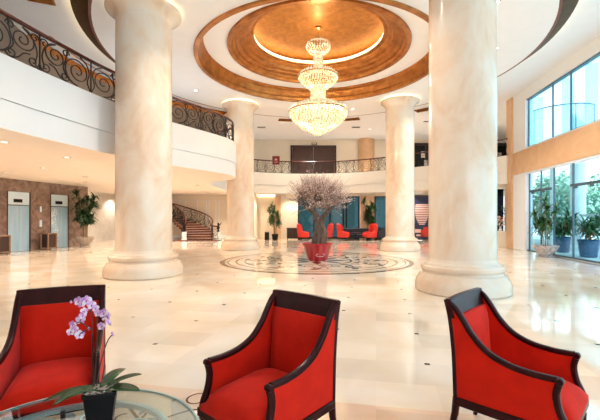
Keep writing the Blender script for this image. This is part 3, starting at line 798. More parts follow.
for s in range(5):
    a = s * 2 * PI / 5 + .4
    pp = []
    for i in range(0, 20):
        p = t1[i]; w_ = rad[i] * .72 if i < len(rad) else .09
        g = a + i * .16; pp.append(p + Vector((w_ * math.cos(g), w_ * math.sin(g), 0)))
    b.tube(pp, [.095 - .0035 * i for i in range(len(pp))], 7)
b.build('trunk', 'bark', tr, smooth=True)
r2 = random.Random(11)
tw = MB(); bl = MB(); nb = 0
starts = t1[36:] + t2[22:] + t3[8:] + t4[8:] + t1[42:] + t4[11:] + t3[11:] + [t1[-1], t2[-1], t3[-1], t4[-1]]
ctr = tp(316.5, 202)
for k in range(100):
    p0 = r2.choice(starts)
    th = r2.uniform(0, 2 * PI); ph = r2.uniform(-.15, 1.45) if k % 4 else r2.uniform(-.75, .1)
    end = ctr + Vector((math.cos(th) * math.cos(ph) * 1.16, math.sin(th) * math.cos(ph) * 1.1, (math.sin(ph) * (.76 if ph > 0 else .8)))) * r2.uniform(.72, 1.0)
    mid = p0.lerp(end, .5) + Vector((r2.uniform(-.15, .15), r2.uniform(-.15, .15), r2.uniform(-.1, .2) - (.1 if ph < 0 else 0)))
    pts = catmull([p0, p0.lerp(mid, .5) + Vector((r2.uniform(-.06, .06), r2.uniform(-.06, .06), r2.uniform(-.05, .08))), mid, end], 3)
    tw.tube(pts, [.022 * (1 - i / len(pts)) + .005 for i in range(len(pts))], 4, caps=False)
    for j in range(8):
        q = pts[min(len(pts) - 1, 3 + int(r2.random() * (len(pts) - 3)))]
        out = (q - ctr); out.normalize()
        d = out * r2.uniform(.15, .34) + Vector((r2.uniform(-.14, .14), r2.uniform(-.14, .14), r2.uniform(.02, .28) if q.z > ctr.z - .3 else r2.uniform(-.2, .12)))
        q2 = q + d; tw.tube([q, q + d * .5 + Vector((r2.uniform(-.02, .02),) * 3), q2], [.0065, .005, .0035], 3, caps=False)
        up = (q2.z - ctr.z) / 1.0
        for m_ in range(int(3 + (4.5 if up > .25 else 1 if up > -.2 else -2))):
            t = r2.random(); p = q.lerp(q2, t) + Vector((r2.uniform(-.02, .02), r2.uniform(-.02, .02), r2.uniform(-.02, .02)))
            bl.octa(p, r2.uniform(.009, .017)); nb += 1
tw.build('branches', 'twig', tr, fix=False)
bl.build('blossom', 'blossom', tr, fix=False)

# ------------------------------------------------------------------ leafy plants
def strap(b, base, az, el, ln, w, droop, mi=0, n=5):
    d = Vector((math.cos(az) * math.cos(el), math.sin(az) * math.cos(el), math.sin(el)))
    side = Vector((-math.sin(az), math.cos(az), 0)); p = Vector(base); vs = []
    for i in range(n + 1):
        t = i / n; ww = w * (.45 + 1.1 * t if t < .4 else .9 * (1 - t) / .6 + .02) * .5
        vs += [p + side * ww, p - side * ww]
        p = p + d * ln / n; d = (d + Vector((0, 0, -droop / n))).normalized()
    b.add(vs, [(2 * i, 2 * i + 1, 2 * i + 3, 2 * i + 2) for i in range(n)], mi)
def dracaena(name, loc, H, canes, heads, ln, w, label, leafm, potf, potm, seed, lean=.15, group='potted indoor plants', pot_h=.4, cr=.032):
    r3 = random.Random(seed)
    t = thing(name, loc, 0, label, 'potted plant', group)
    pp = MB().lathe(potf, n=36).build('pot', potm, t, smooth=True)
    rr = max(r for r, z in potf)
    MB().lathe([(0, pot_h - .03), (rr * .8, pot_h - .04)], n=20).build('soil', 'soil', t)
    fo = MB(); cb = MB()
    for c in range(canes):
        a = r3.uniform(0, 2 * PI) + c * 2.4; top = pot_h + (H - pot_h) * (1 - .27 * c / max(canes - 1, 1)) - ln * .5
        bx, by = .08 * math.cos(a), .08 * math.sin(a)
        pts = catmull([(bx, by, pot_h - .05), (bx * 1.5, by * 1.5, (pot_h + top) / 2), (lean * math.cos(a), lean * math.sin(a), top)], 5)
        cb.tube(pts, [cr] * len(pts), 7)
        for h in range(heads):
            t_ = 1 - h / heads * .62
            p = pts[min(len(pts) - 1, int((len(pts) - 1) * t_))]
            q = Vector(p) + Vector((r3.uniform(-.16, .16), r3.uniform(-.16, .16), 0)) * (0 if h == 0 else 1.7)
            if h: cb.tube([p, q], .015, 5)
            for k in range(38 if cr > .02 else 24):
                strap(fo, q + Vector((0, 0, r3.uniform(-.12, .16))), r3.uniform(0, 2 * PI), r3.uniform(-.3, 1.25), ln * r3.uniform(.65, 1.1), w * 1.45, r3.uniform(.9, 2.2))
    cb.build('cane', 'cane', t, smooth=True)
    fo.build('foliage', leafm, t, fix=False)
    return t
bowlp = [(0, 0), (.26, 0), (.28, .04), (.22, .09), (.24, .13), (.34, .24), (.42, .36), (.44, .42), (.46, .46), (.45, .48), (.38, .46), (.35, .36), (0, .34)]
dracaena('potted_plant', (-11.9, 20.8, 0), 3.1, 5, 4, .50, .075, 'tall dark green potted plant in a pale carved bowl right of the elevators', 'leafdark', [(r * .98, z * 1.15) for r, z in bowlp], 'terrapot', 5, .42, pot_h=.46)
small = [(0, 0), (.16, 0), (.18, .02), (.22, .36), (.24, .40), (.22, .41), (.19, .36), (0, .34)]
dracaena('potted_plant', (-1.82, 27.4, 0), 2.65, 4, 4, .42, .075, 'tall slim green plant in a dark pot beside the lit niche', 'leaf', [(r * 1.1, z * 1.05) for r, z in small], 'black', 9, .26, pot_h=.36)
dracaena('potted_plant', (5.15, 28.2, 0), 3.05, 4, 4, .46, .08, 'dark green plant against the beige pillar behind the rightmost wing chair', 'leafdark', small, 'black', 12, .32, pot_h=.38)
dracaena('potted_plant', (10.05, 15.35, 0), 2.42, 3, 4, .46, .055, 'bushy green plant in a wide marbled bowl by the glass wall', 'leaf', [(r * 1.04, z) for r, z in bowlp], 'marblepot', 21, .40, pot_h=.42, cr=.018)
bluep = [(0, 0), (.27, 0), (.30, .03), (.36, .5), (.385, .66), (.40, .70), (.38, .72), (.34, .66), (0, .62)]
dracaena('outdoor_potted_plant', (11.85, 15.4, -.01), 1.85, 4, 4, .60, .06, 'big leafy plant in a blue pot outside the glass, nearer the camera', 'leaf', bluep, 'bluepot', 31, .5, 'blue pots outside', pot_h=.66, cr=.015)
dracaena('outdoor_potted_plant', (12.3, 17.55, -.01), 1.85, 4, 4, .60, .06, 'leafy plant in a blue pot outside the glass, behind the marbled bowl plant', 'leaf', [(r * .85, z) for r, z in bluep], 'bluepot', 32, .5, 'blue pots outside', pot_h=.66, cr=.015)

# ------------------------------------------------------------------ rear lounge
def wing_chair(label):
    t = thing('wing_chair', (0, 0, 0), 0, label, 'armchair', 'red wing chairs at the rear')
    MB().box(-.30, .30, -.34, .30, .24, .50).build('seat', 'redleather', t, bevel=.06, seg=3)
    b = MB(); RX = Matrix.Rotation(R(90), 4, 'X')
    T = Matrix.Translation((0, .34, .22)) @ Matrix.Rotation(R(-6), 4, 'X') @ RX
    b.prism([(-.36, 0), (.36, 0), (.38, .6), (.35, .90), (.24, .99), (-.24, .99), (-.35, .90), (-.38, .6)], -.08, .08, 0, T)
    b.build('backrest', 'redleather', t, bevel=.04, seg=3)
    for s in (-1, 1):
        TS = Matrix.Translation((s * .35, 0, .22)) @ Matrix.Rotation(R(90), 4, 'Z') @ RX
        MB().prism([(-.33, .0), (.34, 0), (.38, .42), (.10, .42), (-.26, .36), (-.34, .28)], -.065, .065, 0, TS).build('arm', 'redleather', t, bevel=.04, seg=3)
        MB().prism([(.12, .36), (.38, .34), (.44, .95), (.30, .93), (.20, .80), (.16, .55)], -.04, .04, 0, TS).build('wing', 'redleather', t, bevel=.03, seg=3)
        for y in (-.27, .30): MB().tube([(s * .3, y, .26), (s * .32, y * 1.1, 0)], [.03, .018], 8).build('leg', 'black', t)
    return t
def setwc(o, x, y, rz, label): o.location = (x, y, 0); o.rotation_euler = (0, 0, rz); o['label'] = label
w0 = wing_chair('x')
specs = [(.30, 26.85, 84, 'red wing chair facing right, leftmost, beside the dark side cabinet'), (1.85, 26.9, -84, 'red wing chair half hidden behind the blossom tree trunk'),
         (3.15, 26.6, 74, 'red wing chair just right of the blossom tree, facing the coffee table'), (4.90, 26.6, -74, 'red wing chair facing left in front of the beige pillar, nearest the far right column')]
for i, (x, y, d, lab) in enumerate(specs):
    o = w0 if i == 0 else copy_tree(w0)
    setwc(o, x, y, R(d), lab)
cb = thing('side_cabinet', (-.45, 27.9, 0), 0, 'low dark side cabinet behind the leftmost red wing chair', 'cabinet')
MB().box(-.52, .6, -.25, .25, .08, .82).build('body', 'black', cb, bevel=.01); MB().box(-.55, .63, -.28, .28, .82, .87).build('top', 'dark', cb, bevel=.008)
for s in (0, 1): MB().box(-.5 + s * .55, .03 + s * .55, -.27, -.25, .12, .78).build('door', 'dark', cb)
for x in (-.47, .55):
    for y in (-.2, .2): MB().box(x - .025, x + .025, y - .025, y + .025, 0, .08).build('leg', 'black', cb)
so = thing('sofa', (4.4, 27.6, 0), 0, 'long dark navy sofa against the rear glass between the wing chairs', 'sofa')
MB().box(-1.3, 1.3, -.35, .3, .14, .42).build('seat', 'navy', so, bevel=.04); MB().box(-1.3, 1.3, .12, .36, .4, .84).build('backrest', 'navy', so, bevel=.04)
for s in (-1, 1): MB().box(s * 1.3 - .1, s * 1.3 + .1, -.38, .34, .14, .62).build('arm', 'navy', so, bevel=.04)
for s in (-1, 1):
    for y in (-.3, .28): MB().box(s * 1.25 - .03, s * 1.25 + .03, y - .03, y + .03, 0, .14).build('leg', 'black', so)
ct = thing('coffee_table', (4.0, 26.9, 0), 0, 'small round dark coffee table between the two wing chairs on the right', 'table')
MB().lathe([(0, .52), (.38, .52), (.39, .54), (.38, .56), (0, .56)], n=32).build('table_top', 'dark', ct, smooth=True)
MB().lathe([(0, 0), (.22, 0), (.22, .02), (.04, .05), (.035, .5), (.1, .52)], n=20).build('pedestal_base', 'black', ct, smooth=True)
pc = thing('low_cabinet', (6.15, 27.6, 0), 0, 'dark blue low cabinet block at the right end of the navy sofa', 'cabinet')
MB().box(-.32, .32, -.3, .3, .05, .84).build('body', 'navy', pc, bevel=.015); MB().box(-.34, .34, -.32, .32, .84, .88).build('top', 'black', pc, bevel=.008); MB().box(-.28, .28, -.26, .26, 0, .05).build('plinth', 'black', pc)
wb = thing('litter_bin', (-2.42, 27.5, 0), 0, 'small black square bin left of the slim green plant', 'bin')
MB().box(-.16, .16, -.16, .16, 0, .56).build('body', 'black', wb, bevel=.01); MB().box(-.17, .17, -.17, .17, .57, .62).build('lid', 'chrome', wb, bevel=.01)
# poster by the far right column
po = thing('illuminated_poster', (8.75, 27.0, 0), 0, 'dark blue poster of a pale building between the two right columns', 'poster')
MB().box(-.62, .62, -.08, 0, .02, 3.25).build('frame', 'bronze', po, bevel=.01)
MB().box(-.58, .58, -.09, -.08, .06, 3.2).build('print', 'posterblue', po)
b = MB()
for k in range(13):
    z = 1.0 + k * .125; w = .50 * math.sin(PI * (.2 + .8 * (1 - k / 14))) ** .5
    b.box(-w, w * .95, -.098, -.09, z, z + .075)
b.build('pale_building_image', 'posterpale', po)
b = MB(); b.box(-.1, .5, -.1, -.09, .25, .75); b.box(.1, .45, -.1, -.09, .75, .95); b.build('red_image', 'posterred', po)
b = MB(); b.box(-.5, -.05, -.1, -.09, .55, .8); b.box(-.4, .1, -.1, -.09, .3, .42); b.build('pale_image', 'posterpale', po)
# shop window at the right of the rear
struct(MB().box(10.1, 11.3, 20.8, 20.82, .88, 3.2).build('window_5', 'glassdark'))
fa = thing('flower_arrangement', (10.92, 20.45, 0), 0, 'orange and white flowers on a beige stand beyond the nearest right column', 'flowers')
MB().box(-.22, .28, -.15, .13, 0, .86).build('stand', 'cream', fa, bevel=.01)
MB().lathe([(0, .86), (.07, .86), (.1, .98), (.05, 1.08), (.08, 1.14)], n=16).build('vase', 'chrome', fa, smooth=True)
b = MB(); b2 = MB(); b3 = MB()
for k in range(46):
    p = Vector((r2.uniform(-.2, .24), r2.uniform(-.12, .1), 1.2 + r2.uniform(0, .5)))
    (b if k % 2 else b2).octa(p, .05); b3.tube([(0, 0, 1.1), p], .006, 3)
for k in range(26): strap(b3, (r2.uniform(0, .25), 0, 1.6 + r2.random() * .5), r2.uniform(0, 6.28), r2.uniform(.1, 1.3), .35, .05, 1.4)
b.build('orange_flowers', 'orangeflower', fa, fix=False); b2.build('white_flowers', 'whiteflower', fa, fix=False); b3.build('stems', 'leafdark', fa, fix=False)

# ------------------------------------------------------------------ foreground armchairs
PROF = [(.0, 1.02), (.055, .975), (.11, .90), (.166, .816), (.258, .727), (.379, .675), (.507, .657), (.60, .657), (.648, .660)]
def arm_chair(label, W=.62):
    t = thing('armchair', (0, 0, 0), 0, label, 'armchair', 'red armchairs in the foreground')
    H = W / 2 - .022
    prof = [(p.x, p.y) for p in catmull([(a, c, 0) for a, c in PROF], 5)]
    def sweep(b, x, pts, w, th):
        vs = []; k = len(pts)
        for i in range(k):
            a = pts[max(i - 1, 0)]; c = pts[min(i + 1, k - 1)]; dx, dz = c[0] - a[0], c[1] - a[1]; l = math.hypot(dx, dz); nx, nz = -dz / l, dx / l
            y, z = -pts[i][0], pts[i][1]
            prof8 = [(-.5, -.5), (.5, -.5), (.5, .2), (.3, .5), (-.3, .5), (-.5, .2)]
            for u, v in prof8: vs.append((x + u * w, y - nx * v * th, z + nz * v * th))
        q = 6
        fs = [(i * q + j, i * q + (j + 1) % q, (i + 1) * q + (j + 1) % q, (i + 1) * q + j) for i in range(k - 1) for j in range(q)]
        fs += [tuple(range(q)), tuple(range((k - 1) * q, k * q))]
        b.add(vs, fs)
    for s in (-1, 1):
        b = MB(); sweep(b, s * H, prof, .042, .034)
        arm = b.build('arm', 'mahog2', t, bevel=.005)
        MB().lathe([(0, -.024), (.017, -.024), (.021, -.018), (.021, .018), (.017, .024), (0, .024)], n=20, T=Matrix.Translation((s * H, -.657, .650)) @ Matrix.Rotation(R(90), 4, 'Y')).build('scroll_knob', 'mahog2', arm, smooth=True)
        # front post, curving down to the seat rail
        b = MB(); pts = [(p.x, p.y) for p in catmull([(.655, .64, 0), (.640, .57, 0), (.655, .48, 0), (.690, .40, 0), (.70, .33, 0)], 4)]
        sweep(b, s * H, pts, .042, .036); b.build('front_post', 'mahog2', t, bevel=.004)
        b = MB(); pts = [(p.x, p.y) for p in catmull([(-.008, 1.03, 0), (.022, .90, 0), (.045, .70, 0), (.055, .50, 0), (.06, .32, 0)], 4)]
        sweep(b, s * H, pts, .044, .03); b.build('rear_post', 'mahog2', t, bevel=.004)
        # padded side
        poly = [(-a, c - .012) for a, c in prof if c < .99] + [(-.655, .60), (-.65, .55), (-.66, .48), (-.69, .40), (-.69, .36), (-.06, .36), (-.05, .70), (-.03, .9)]
        T = Matrix.Translation((s * H, 0, 0)) @ Matrix(((0, 0, 1, 0), (1, 0, 0, 0), (0, 1, 0, 0), (0, 0, 0, 1)))
        MB().prism(poly, -.016, .016, 0, T).build('side_panel', 'velvet', t)
        # legs
        MB().tube([(s * H, -.062, .36), (s * H, -.05, .25), (s * H, -.02, .12), (s * H, .02, 0)], [.027, .024, .019, .016], 10).build('leg', 'mahog2', t, smooth=True)
        MB().lathe([(0, 0), (.014, 0), (.016, .02), (.021, .14), (.025, .25), (.027, .27), (.022, .28), (.022, .29), (.03, .30), (.03, .37), (0, .37)], c=(s * H, -.685, 0), n=16).build('leg', 'mahog2', t, smooth=True)
    # seat rails
    b = MB()
    b.box(-H - .026, H + .026, -.72, -.675, .315, .372); b.box(-H - .02, H + .02, -.09, -.05, .315, .372)
    for s in (-1, 1): b.box(s * H - .027, s * H + .027, -.70, -.05, .315, .372)
    b.build('seat_rail', 'mahog2', t, bevel=.006)
    # top rail
    T = Matrix.Translation((0, .0, 0))
    b = MB(); vs = []
    for i in range(9):
        u = -1 + 2 * i / 8; x = u * (H + .02); bow = .012 * (1 - u * u)
        vs += [(x, -.058 + bow, .905), (x, -.022 + bow, .905), (x, .012 + bow, 1.035 + .004 * (1 - u * u)), (x, -.026 + bow, 1.035 + .004 * (1 - u * u))]
    b.add(vs, [(4 * i + j, 4 * i + (j + 1) % 4, 4 * i + 4 + (j + 1) % 4, 4 * i + 4 + j) for i in range(8) for j in range(4)] + [(0, 1, 2, 3), (32, 33, 34, 35)])
    b.build('top_rail', 'mahog2', t, bevel=.006)
    # back cushion (padded both faces)
    nx, nz = 10, 10; vs = []; fs = []
    for side in (0, 1):
        for j in range(nz + 1):
            for i in range(nx + 1):
                u = -1 + 2 * i / nx; v = j / nz; z = .375 + v * .54
                e = (max(0, 1 - u ** 6) * max(0, 1 - (2 * v - 1) ** 6)) ** .5
                yb = -.062 + v * .032; y = yb - (.035 + .045 * e) if side == 0 else yb + .012 * e
                vs.append((u * (H - .02), y, z))
    g = nx + 1; off = g * (nz + 1)
    for j in range(nz):
        for i in range(nx):
            a = j * g + i; fs.append((a, a + 1, a + g + 1, a + g)); fs.append((off + a, off + a + g, off + a + g + 1, off + a + 1))
    for i in range(nx): fs.append((i, i + 1, off + i + 1, off + i)); a = nz * g + i; fs.append((a, a + 1, off + a + 1, off + a))
    for j in range(nz): a = j * g; fs.append((a, a + g, off + a + g, off + a)); a = j * g + nx; fs.append((a, a + g, off + a + g, off + a))
    MB().add(vs, fs).build('backrest', 'velvet', t, smooth=True)
    # seat cushion
    vs = []; fs = []; nx, ny = 14, 14
    for side in (0, 1):
        for j in range(ny + 1):
            for i in range(nx + 1):
                u = -1 + 2 * i / nx; v = -1 + 2 * j / ny
                e = (max(0, 1 - abs(u) ** 5) * max(0, 1 - abs(v) ** 5)) ** .5
                x = u * (H - .018); y = -.415 + v * -.295 - (.012 if v > 0 else 0) * v
                z = .415 + .095 * e + (.012 * (1 - u * u) * (1 - v * v)) - .010 * v if side == 0 else .365
                vs.append((x, y, z))
    g = nx + 1; off = g * (ny + 1)
    for j in range(ny):
        for i in range(nx):
            a = j * g + i; fs.append((a, a + 1, a + g + 1, a + g)); fs.append((off + a, off + a + g, off + a + g + 1, off + a + 1))
    for i in range(nx): fs.append((i, i + 1, off + i + 1, off + i)); a = ny * g + i; fs.append((a, a + 1, off + a + 1, off + a))
    for j in range(ny): a = j * g; fs.append((a, a + g, off + a + g, off + a)); a = j * g + nx; fs.append((a, a + g, off + a + g, off + a))
    MB().add(vs, fs).build('seat', 'velvet', t, smooth=True)
    return t
A0 = arm_chair('x')
def place(o, x, y, fx, fy, label):
    o.location = (x, y, 0); o.rotation_euler = (0, 0, math.atan2(fx, -fy)); o['label'] = label
place(A0, -1.94, 3.07, .41, -.91, 'red velvet armchair behind the orchid, facing the camera across the glass table')
A1 = copy_tree(A0); place(A1, .035, 2.78, -.65, -.76, 'red velvet armchair in the middle, turned toward the glass table on its left')
A2 = copy_tree(A0); place(A2, 1.24, 2.84, .715, -.70, 'red velvet armchair seen from its side in front of the nearest right column')

# ------------------------------------------------------------------ glass table with orchid
gt = thing('glass_table', (-1.15, 1.76, 0), 0, 'round glass topped table with scrolled metal base carrying the orchid', 'table')
TZ = .5
MB().lathe([(0, TZ - .012), (.655, TZ - .012), (.66, TZ - .006), (.655, TZ), (0, TZ)], n=96).build('glass_top', 'tableglass', gt, smooth=True)
MB().lathe([(.652, TZ - .014), (.664, TZ - .014), (.667, TZ - .006), (.664, TZ + .001), (.652, TZ + .001)], n=96).build('glass_rim', 'glassedge', gt, smooth=True)
MB().lathe([(.50, TZ - .04), (.53, TZ - .04), (.53, TZ - .014), (.50, TZ - .014), (.50, TZ - .04)], n=72).build('support_ring', 'mull2', gt)
b = MB()
for k in range(8):
    a = 2 * PI * k / 8
    def rp3(l, z): return [(math.cos(a) * x - math.sin(a) * y, math.sin(a) * x + math.cos(a) * y, z) for x, y in l]
    b.tube(rp3(spiral(.36, .02, .13, .03, PI, 1.2, 18), TZ - .03), .007, 5); b.tube(rp3([(.05, 0), (.15, .03), (.23, .02)], TZ - .03), .008, 5)
b.build('scroll_grille', 'mull2', gt, smooth=True)
for k in range(4):
    a = 2 * PI * k / 4 + .5; c, s_ = math.cos(a), math.sin(a)
    MB().tube([(p.x * c, p.x * s_, p.z) for p in catmull([(.5, 0, TZ - .03), (.46, 0, .34), (.28, 0, .22), (.36, 0, .08), (.48, 0, .012)], 6)], .014, 8).build('leg', 'iron', gt, smooth=True)
    MB().tube([(.44 * c, .44 * s_, .2), (.44 * math.cos(a + PI / 2), .44 * math.sin(a + PI / 2), .2)], .01, 6).build('stretcher', 'iron', gt)

OX, OY = -1.055, 1.99
op = thing('orchid', (OX, OY, TZ + .001), R(20), 'pink and white orchid in a square black pot on the glass table', 'orchid')
b = MB()
def sq(r, z): return [(-r, -r, z), (r, -r, z), (r, r, z), (-r, r, z)]
b.add(sq(.055, 0) + sq(.074, .18) + sq(.080, .18) + sq(.080, .197) + sq(.070, .197) + sq(.068, .165),
      [(3, 2, 1, 0)] + [(4 * l + i, 4 * l + (i + 1) % 4, 4 * l + 4 + (i + 1) % 4, 4 * l + 4 + i) for l in range(5) for i in range(4)] + [(20, 21, 22, 23)])
b.build('pot', 'black', op, bevel=.004)
b = MB(); r4 = random.Random(4)
for k in range(90):
    b.octa((r4.uniform(-.062, .062), r4.uniform(-.062, .062), .180 + r4.uniform(-.01, .022)), r4.uniform(.008, .016), .007)
b.build('bark_chips', 'chips', op, fix=False)
def blade(az, el, ln, w, droop, name='leaf'):
    vs = []; d = Vector((math.cos(az) * math.cos(el), math.sin(az) * math.cos(el), math.sin(el))); side = Vector((-math.sin(az), math.cos(az), 0)); p = Vector((0, 0, .188)) + d * .01; n = 12
    for i in range(n + 1):
        t = i / n; ww = w * .5 * (math.sin(PI * min(1, .12 + .88 * t) ** 1.0)) ** .6 if t < 1 else .001
        vs += [p + side * ww + Vector((0, 0, ww * .25)), p, p - side * ww + Vector((0, 0, ww * .25))]
        p = p + d * ln / n; d = (d + Vector((0, 0, -droop / n))).normalized()
    b = MB(); b.add(vs, [(3 * i + j, 3 * i + j + 1, 3 * i + j + 4, 3 * i + j + 3) for i in range(n) for j in (0, 1)])
    o = b.build(name, 'orchleaf', op, smooth=True, fix=False)
    s = o.modifiers.new('thick', 'SOLIDIFY'); s.thickness = .003
    return o
blade(R(-22), .15, .20, .085, .35); blade(R(-4), .50, .20, .06, .5); blade(R(172), .12, .27, .08, .55); blade(R(205), .35, .22, .07, .9); blade(R(60), .5, .2, .07, .8)
OI = (Matrix.Translation(op.location) @ Matrix.Rotation(R(20), 4, 'Z')).inverted()
def ow(x, y, D=1.97): return OI @ Vector(((x - 300) * D / 375, D, EYE + (218 - y) * D / 375))
def flower(p, s, face, mi=0):
    b = MB()
    z = Vector(face).normalized(); x = z.cross(Vector((0, 0, 1))).normalized(); y = x.cross(z)
    Mx = Matrix((x, y, z)).transposed().to_4x4(); Mx.translation = p
    for k in range(5):
        a = PI / 2 + k * 2 * PI / 5; w = 1.05 if k in (1, 4) else .78; ln = 1.0
        vs = [(0, 0, 0)]
        for i in range(9):
            t = i / 8; g = PI * t
            u = ln * (.5 - .5 * math.cos(g)); v = w * math.sin(g) ** .8 * .5
            vs.append((u, v, .10 * u + .05 * math.sin(g)))
        for i in range(7, 0, -1):
            t = i / 8; g = PI * t; u = ln * (.5 - .5 * math.cos(g)); v = -w * math.sin(g) * .5
            vs.append((u, v, .10 * u + .05 * math.sin(g)))
        ca, sa = math.cos(a), math.sin(a)
        vs = [((u * ca - v * sa) * s, (u * sa + v * ca) * s, q * s) for u, v, q in vs]
        b.add(vs, [(0, i, i + 1) for i in range(1, 16)], mi if k % 2 == 0 else (2 if mi == 0 else 0), Mx)
    b.tube([Mx @ Vector((0, 0, 0)), Mx @ Vector((0, -.16 * s, .22 * s)), Mx @ Vector((0, -.42 * s, .18 * s))], [.14 * s, .16 * s, .04 * s], 6, 1)
    b.build('flower', ['petal', 'lip', 'petalw'], op, fix=False)
fl = [(78.6, 301, 1.0, 0), (81.5, 303.5, .9, 2), (86.5, 300.5, 1.1, 0), (91.5, 305, 1.0, 0), (95.5, 308, .8, 0), (84.2, 311, .8, 2), (80.6, 319.5, 1.05, 0), (82.6, 315.5, .8, 0), (73, 324.5, .9, 0), (70.8, 331.5, .9, 2),
      (75, 329, .8, 0), (79.6, 334.5, 1.05, 2), (98, 313, .85, 0), (104, 313, 1.05, 0), (107.5, 316, .9, 0), (101.5, 326, .95, 0), (108, 322, .6, 0)]
for i, (x, y, s, m_) in enumerate(fl):
    D = 1.95 + .03 * math.sin(i * 2.3)
    flower(ow(x, y, D), .0235 * s, (r4.uniform(-.5, .4), -1, r4.uniform(-.1, .3)), m_)
for x, y in ((88.6, 328.6), (110, 324), (113, 335), (112, 333), (103, 319), (71, 302)):
    b = MB(); b.octa(ow(x, y), .007, .010); b.build('bud', 'petal', op, fix=False)
for pts in ([(93.5, 386, 1.99), (92.5, 355, 1.99), (92, 330, 1.98), (91.5, 315, 1.97), (88, 304, 1.97), (83, 303, 1.97), (78, 302, 1.97)],
            [(94.5, 386, 1.99), (96, 360, 2.0), (97.5, 335, 2.0), (97, 318, 1.99), (100, 312, 1.98), (106, 315, 1.97), (110, 323, 1.97)],
            [(96.5, 386, 1.99), (101, 362, 1.99), (106, 345, 1.98), (110, 337, 1.97), (113, 335, 1.97)],
            [(92, 330, 1.98), (86, 326, 1.97), (79, 322, 1.96), (72, 328, 1.95)], [(92, 330, 1.98), (88, 329, 1.96), (80, 334, 1.95)], [(97, 332, 2.0), (99, 327, 1.97), (102, 326, 1.95)]):
    MB().tube(catmull([ow(*p) for p in pts], 5), .003, 6).build('stem', 'stem', op, smooth=True)
MB().tube([ow(92.6, 384, 1.985), ow(93, 335, 1.985)], .002, 5).build('support_stake', 'black', op)
# ------------------------------------------------------------------ ceiling fixtures
def downlight(x, y, z, label, power, grp, r=.09, on=True, color=(1, .90, .78)):
    t = thing('downlight', (x, y, z), 0, label, 'ceiling light', grp)
    MB().lathe([(r, 0), (r * 1.35, 0), (r * 1.35, -.012), (r, -.02), (r * .95, 0)], n=20).build('trim_ring', 'chrome', t, smooth=True)
    MB().lathe([(0, -.004), (r * .95, -.004)], n=20).build('lens', 'lens', t)
    if power: spot('downlight_lamp', (0, 0, -.05), power, color, R(130), .07, t)
    return t
PW = 3.0
for ad in (0, 22, 70, 98, 152, 180, 245, 268, 318, 347):
    a = R(ad)
    downlight(CX + 6.25 * math.cos(a), CY + 6.25 * math.sin(a), ZD, 'small round recessed downlight in the pale ring outside the gilded moulding', 105 * PW, 'downlights in the round ceiling disc')
soff = [(-7.0, 11.25, 'round downlight under the curved balcony, in front of the thick left column'), (-7.1, 9.0, 'downlight under the curved balcony near the left frame edge'),
        (-5.7, 20.8, 'downlight under the balcony above the stair foot'), (-9.3, 13.6, 'downlight under the balcony midway to the elevators'), (-10.9, 19.0, 'downlight under the balcony before the potted tree by the elevators'),
        (-11.8, 15.0, 'downlight under the balcony in front of the plain elevator'), (-11.6, 11.2, 'bright downlight under the balcony at the left frame edge'), (-8.2, 24.0, 'downlight under the balcony above the staircase'),
        (-12.0, 24.5, 'downlight in the rear left corner under the balcony'), (-9.5, 16.6, 'downlight under the balcony left of the thick column'), (-6.6, 17.4, 'downlight under the balcony right of the thick column'),
        (-6.6, 27.0, 'fill downlight added under the balcony over the outer stair pedestal'), (-9.6, 22.6, 'fill downlight added under the balcony in front of the staircase'), (-13.6, 28.3, 'downlight in the corner behind the staircase')]  # lamps over outer pedestal and before the staircase added to brighten the stair
for x, y, lab in soff: downlight(x, y, 3.43, lab, (60 if x < -11.5 and y > 20 else 110 if y > 20 else 62) * PW, 'downlights under the curved balcony', color=(1, .84, .66))
for k, x in enumerate((-3.6, -.6, 2.4, 5.4, 8.0)):
    downlight(x, 27.75 - max(0, x - 5) * .5, 3.43, 'small round downlight under the rear balcony', 55 * PW, 'downlights under the rear balcony', color=(1, .78, .55))
for x, y in ((-2.7, 26.2), (3.9, 26.2), (8.4, 24.6), (-8.0, 27.2)):
    t = thing('air_vent', (x, y, ZO), 0, 'slim dark slotted air vent in the flat rear ceiling', 'vent', 'rear ceiling vents')
    MB().box(-.30, .30, -.14, .14, -.02, 0).build('frame', 'mull2', t)
    b = MB()
    for k in range(5): b.box(-.27, .27, -.12 + k * .05, -.09 + k * .05, -.03, -.02)
    b.build('slots', 'bronze', t)
for x, y in ((-10.2, 25.5), (.8, 27.6), (5, 26.8), (-10, 8), (-11, 27.6), (11, 25), (-9, 4)):
    downlight(x, y, ZO, 'recessed downlight in the high outer ceiling', 400 if y > 20 else 240, 'downlights in the high outer ceiling')

# ------------------------------------------------------------------ outside
cl = thing('exterior_column', (13.6, 18.35, -.01), 0, 'white round column outside behind the glass wall', 'column')
MB().lathe([(0, 0), (.40, 0), (.40, .2), (.33, .25), (.32, 4.9)], n=32).build('lower_shaft', 'extwhite', cl, smooth=True)
MB().lathe([(.32, 4.9), (.32, 9.0), (0, 9.0)], n=32).build('upper_shaft', 'extwhite', cl, smooth=True)
fe = thing('exterior_fence', (13.0, 13.5, 0), -math.atan(.117), 'white railing with two rails outside the glass wall', 'fence')
MB().box(-.03, .03, -9, 7, 1.66, 1.78).build('top_rail', 'extwhite', fe); MB().box(-.03, .03, -9, 7, .82, .88).build('middle_rail', 'extwhite', fe)
for k in range(9): MB().box(-.03, .03, -9 + k * 2 - .03, -9 + k * 2 + .03, -.01, 1.7).build('post', 'extwhite', fe)
cg = thing('reflection_screen', (13.3, 19.2, 4.9), 0, 'curved glass screen with dark rim, standing in for a reflection in the upper windows', 'screen')  # added screen shaped after the balcony's reflection in the glass
b = MB(); b.lathe([(1.5, .1), (1.5, 2.1)], n=40, a0=R(150), a1=R(300)); b.build('curved_pane', 'glass', cg, smooth=True)
b = MB()
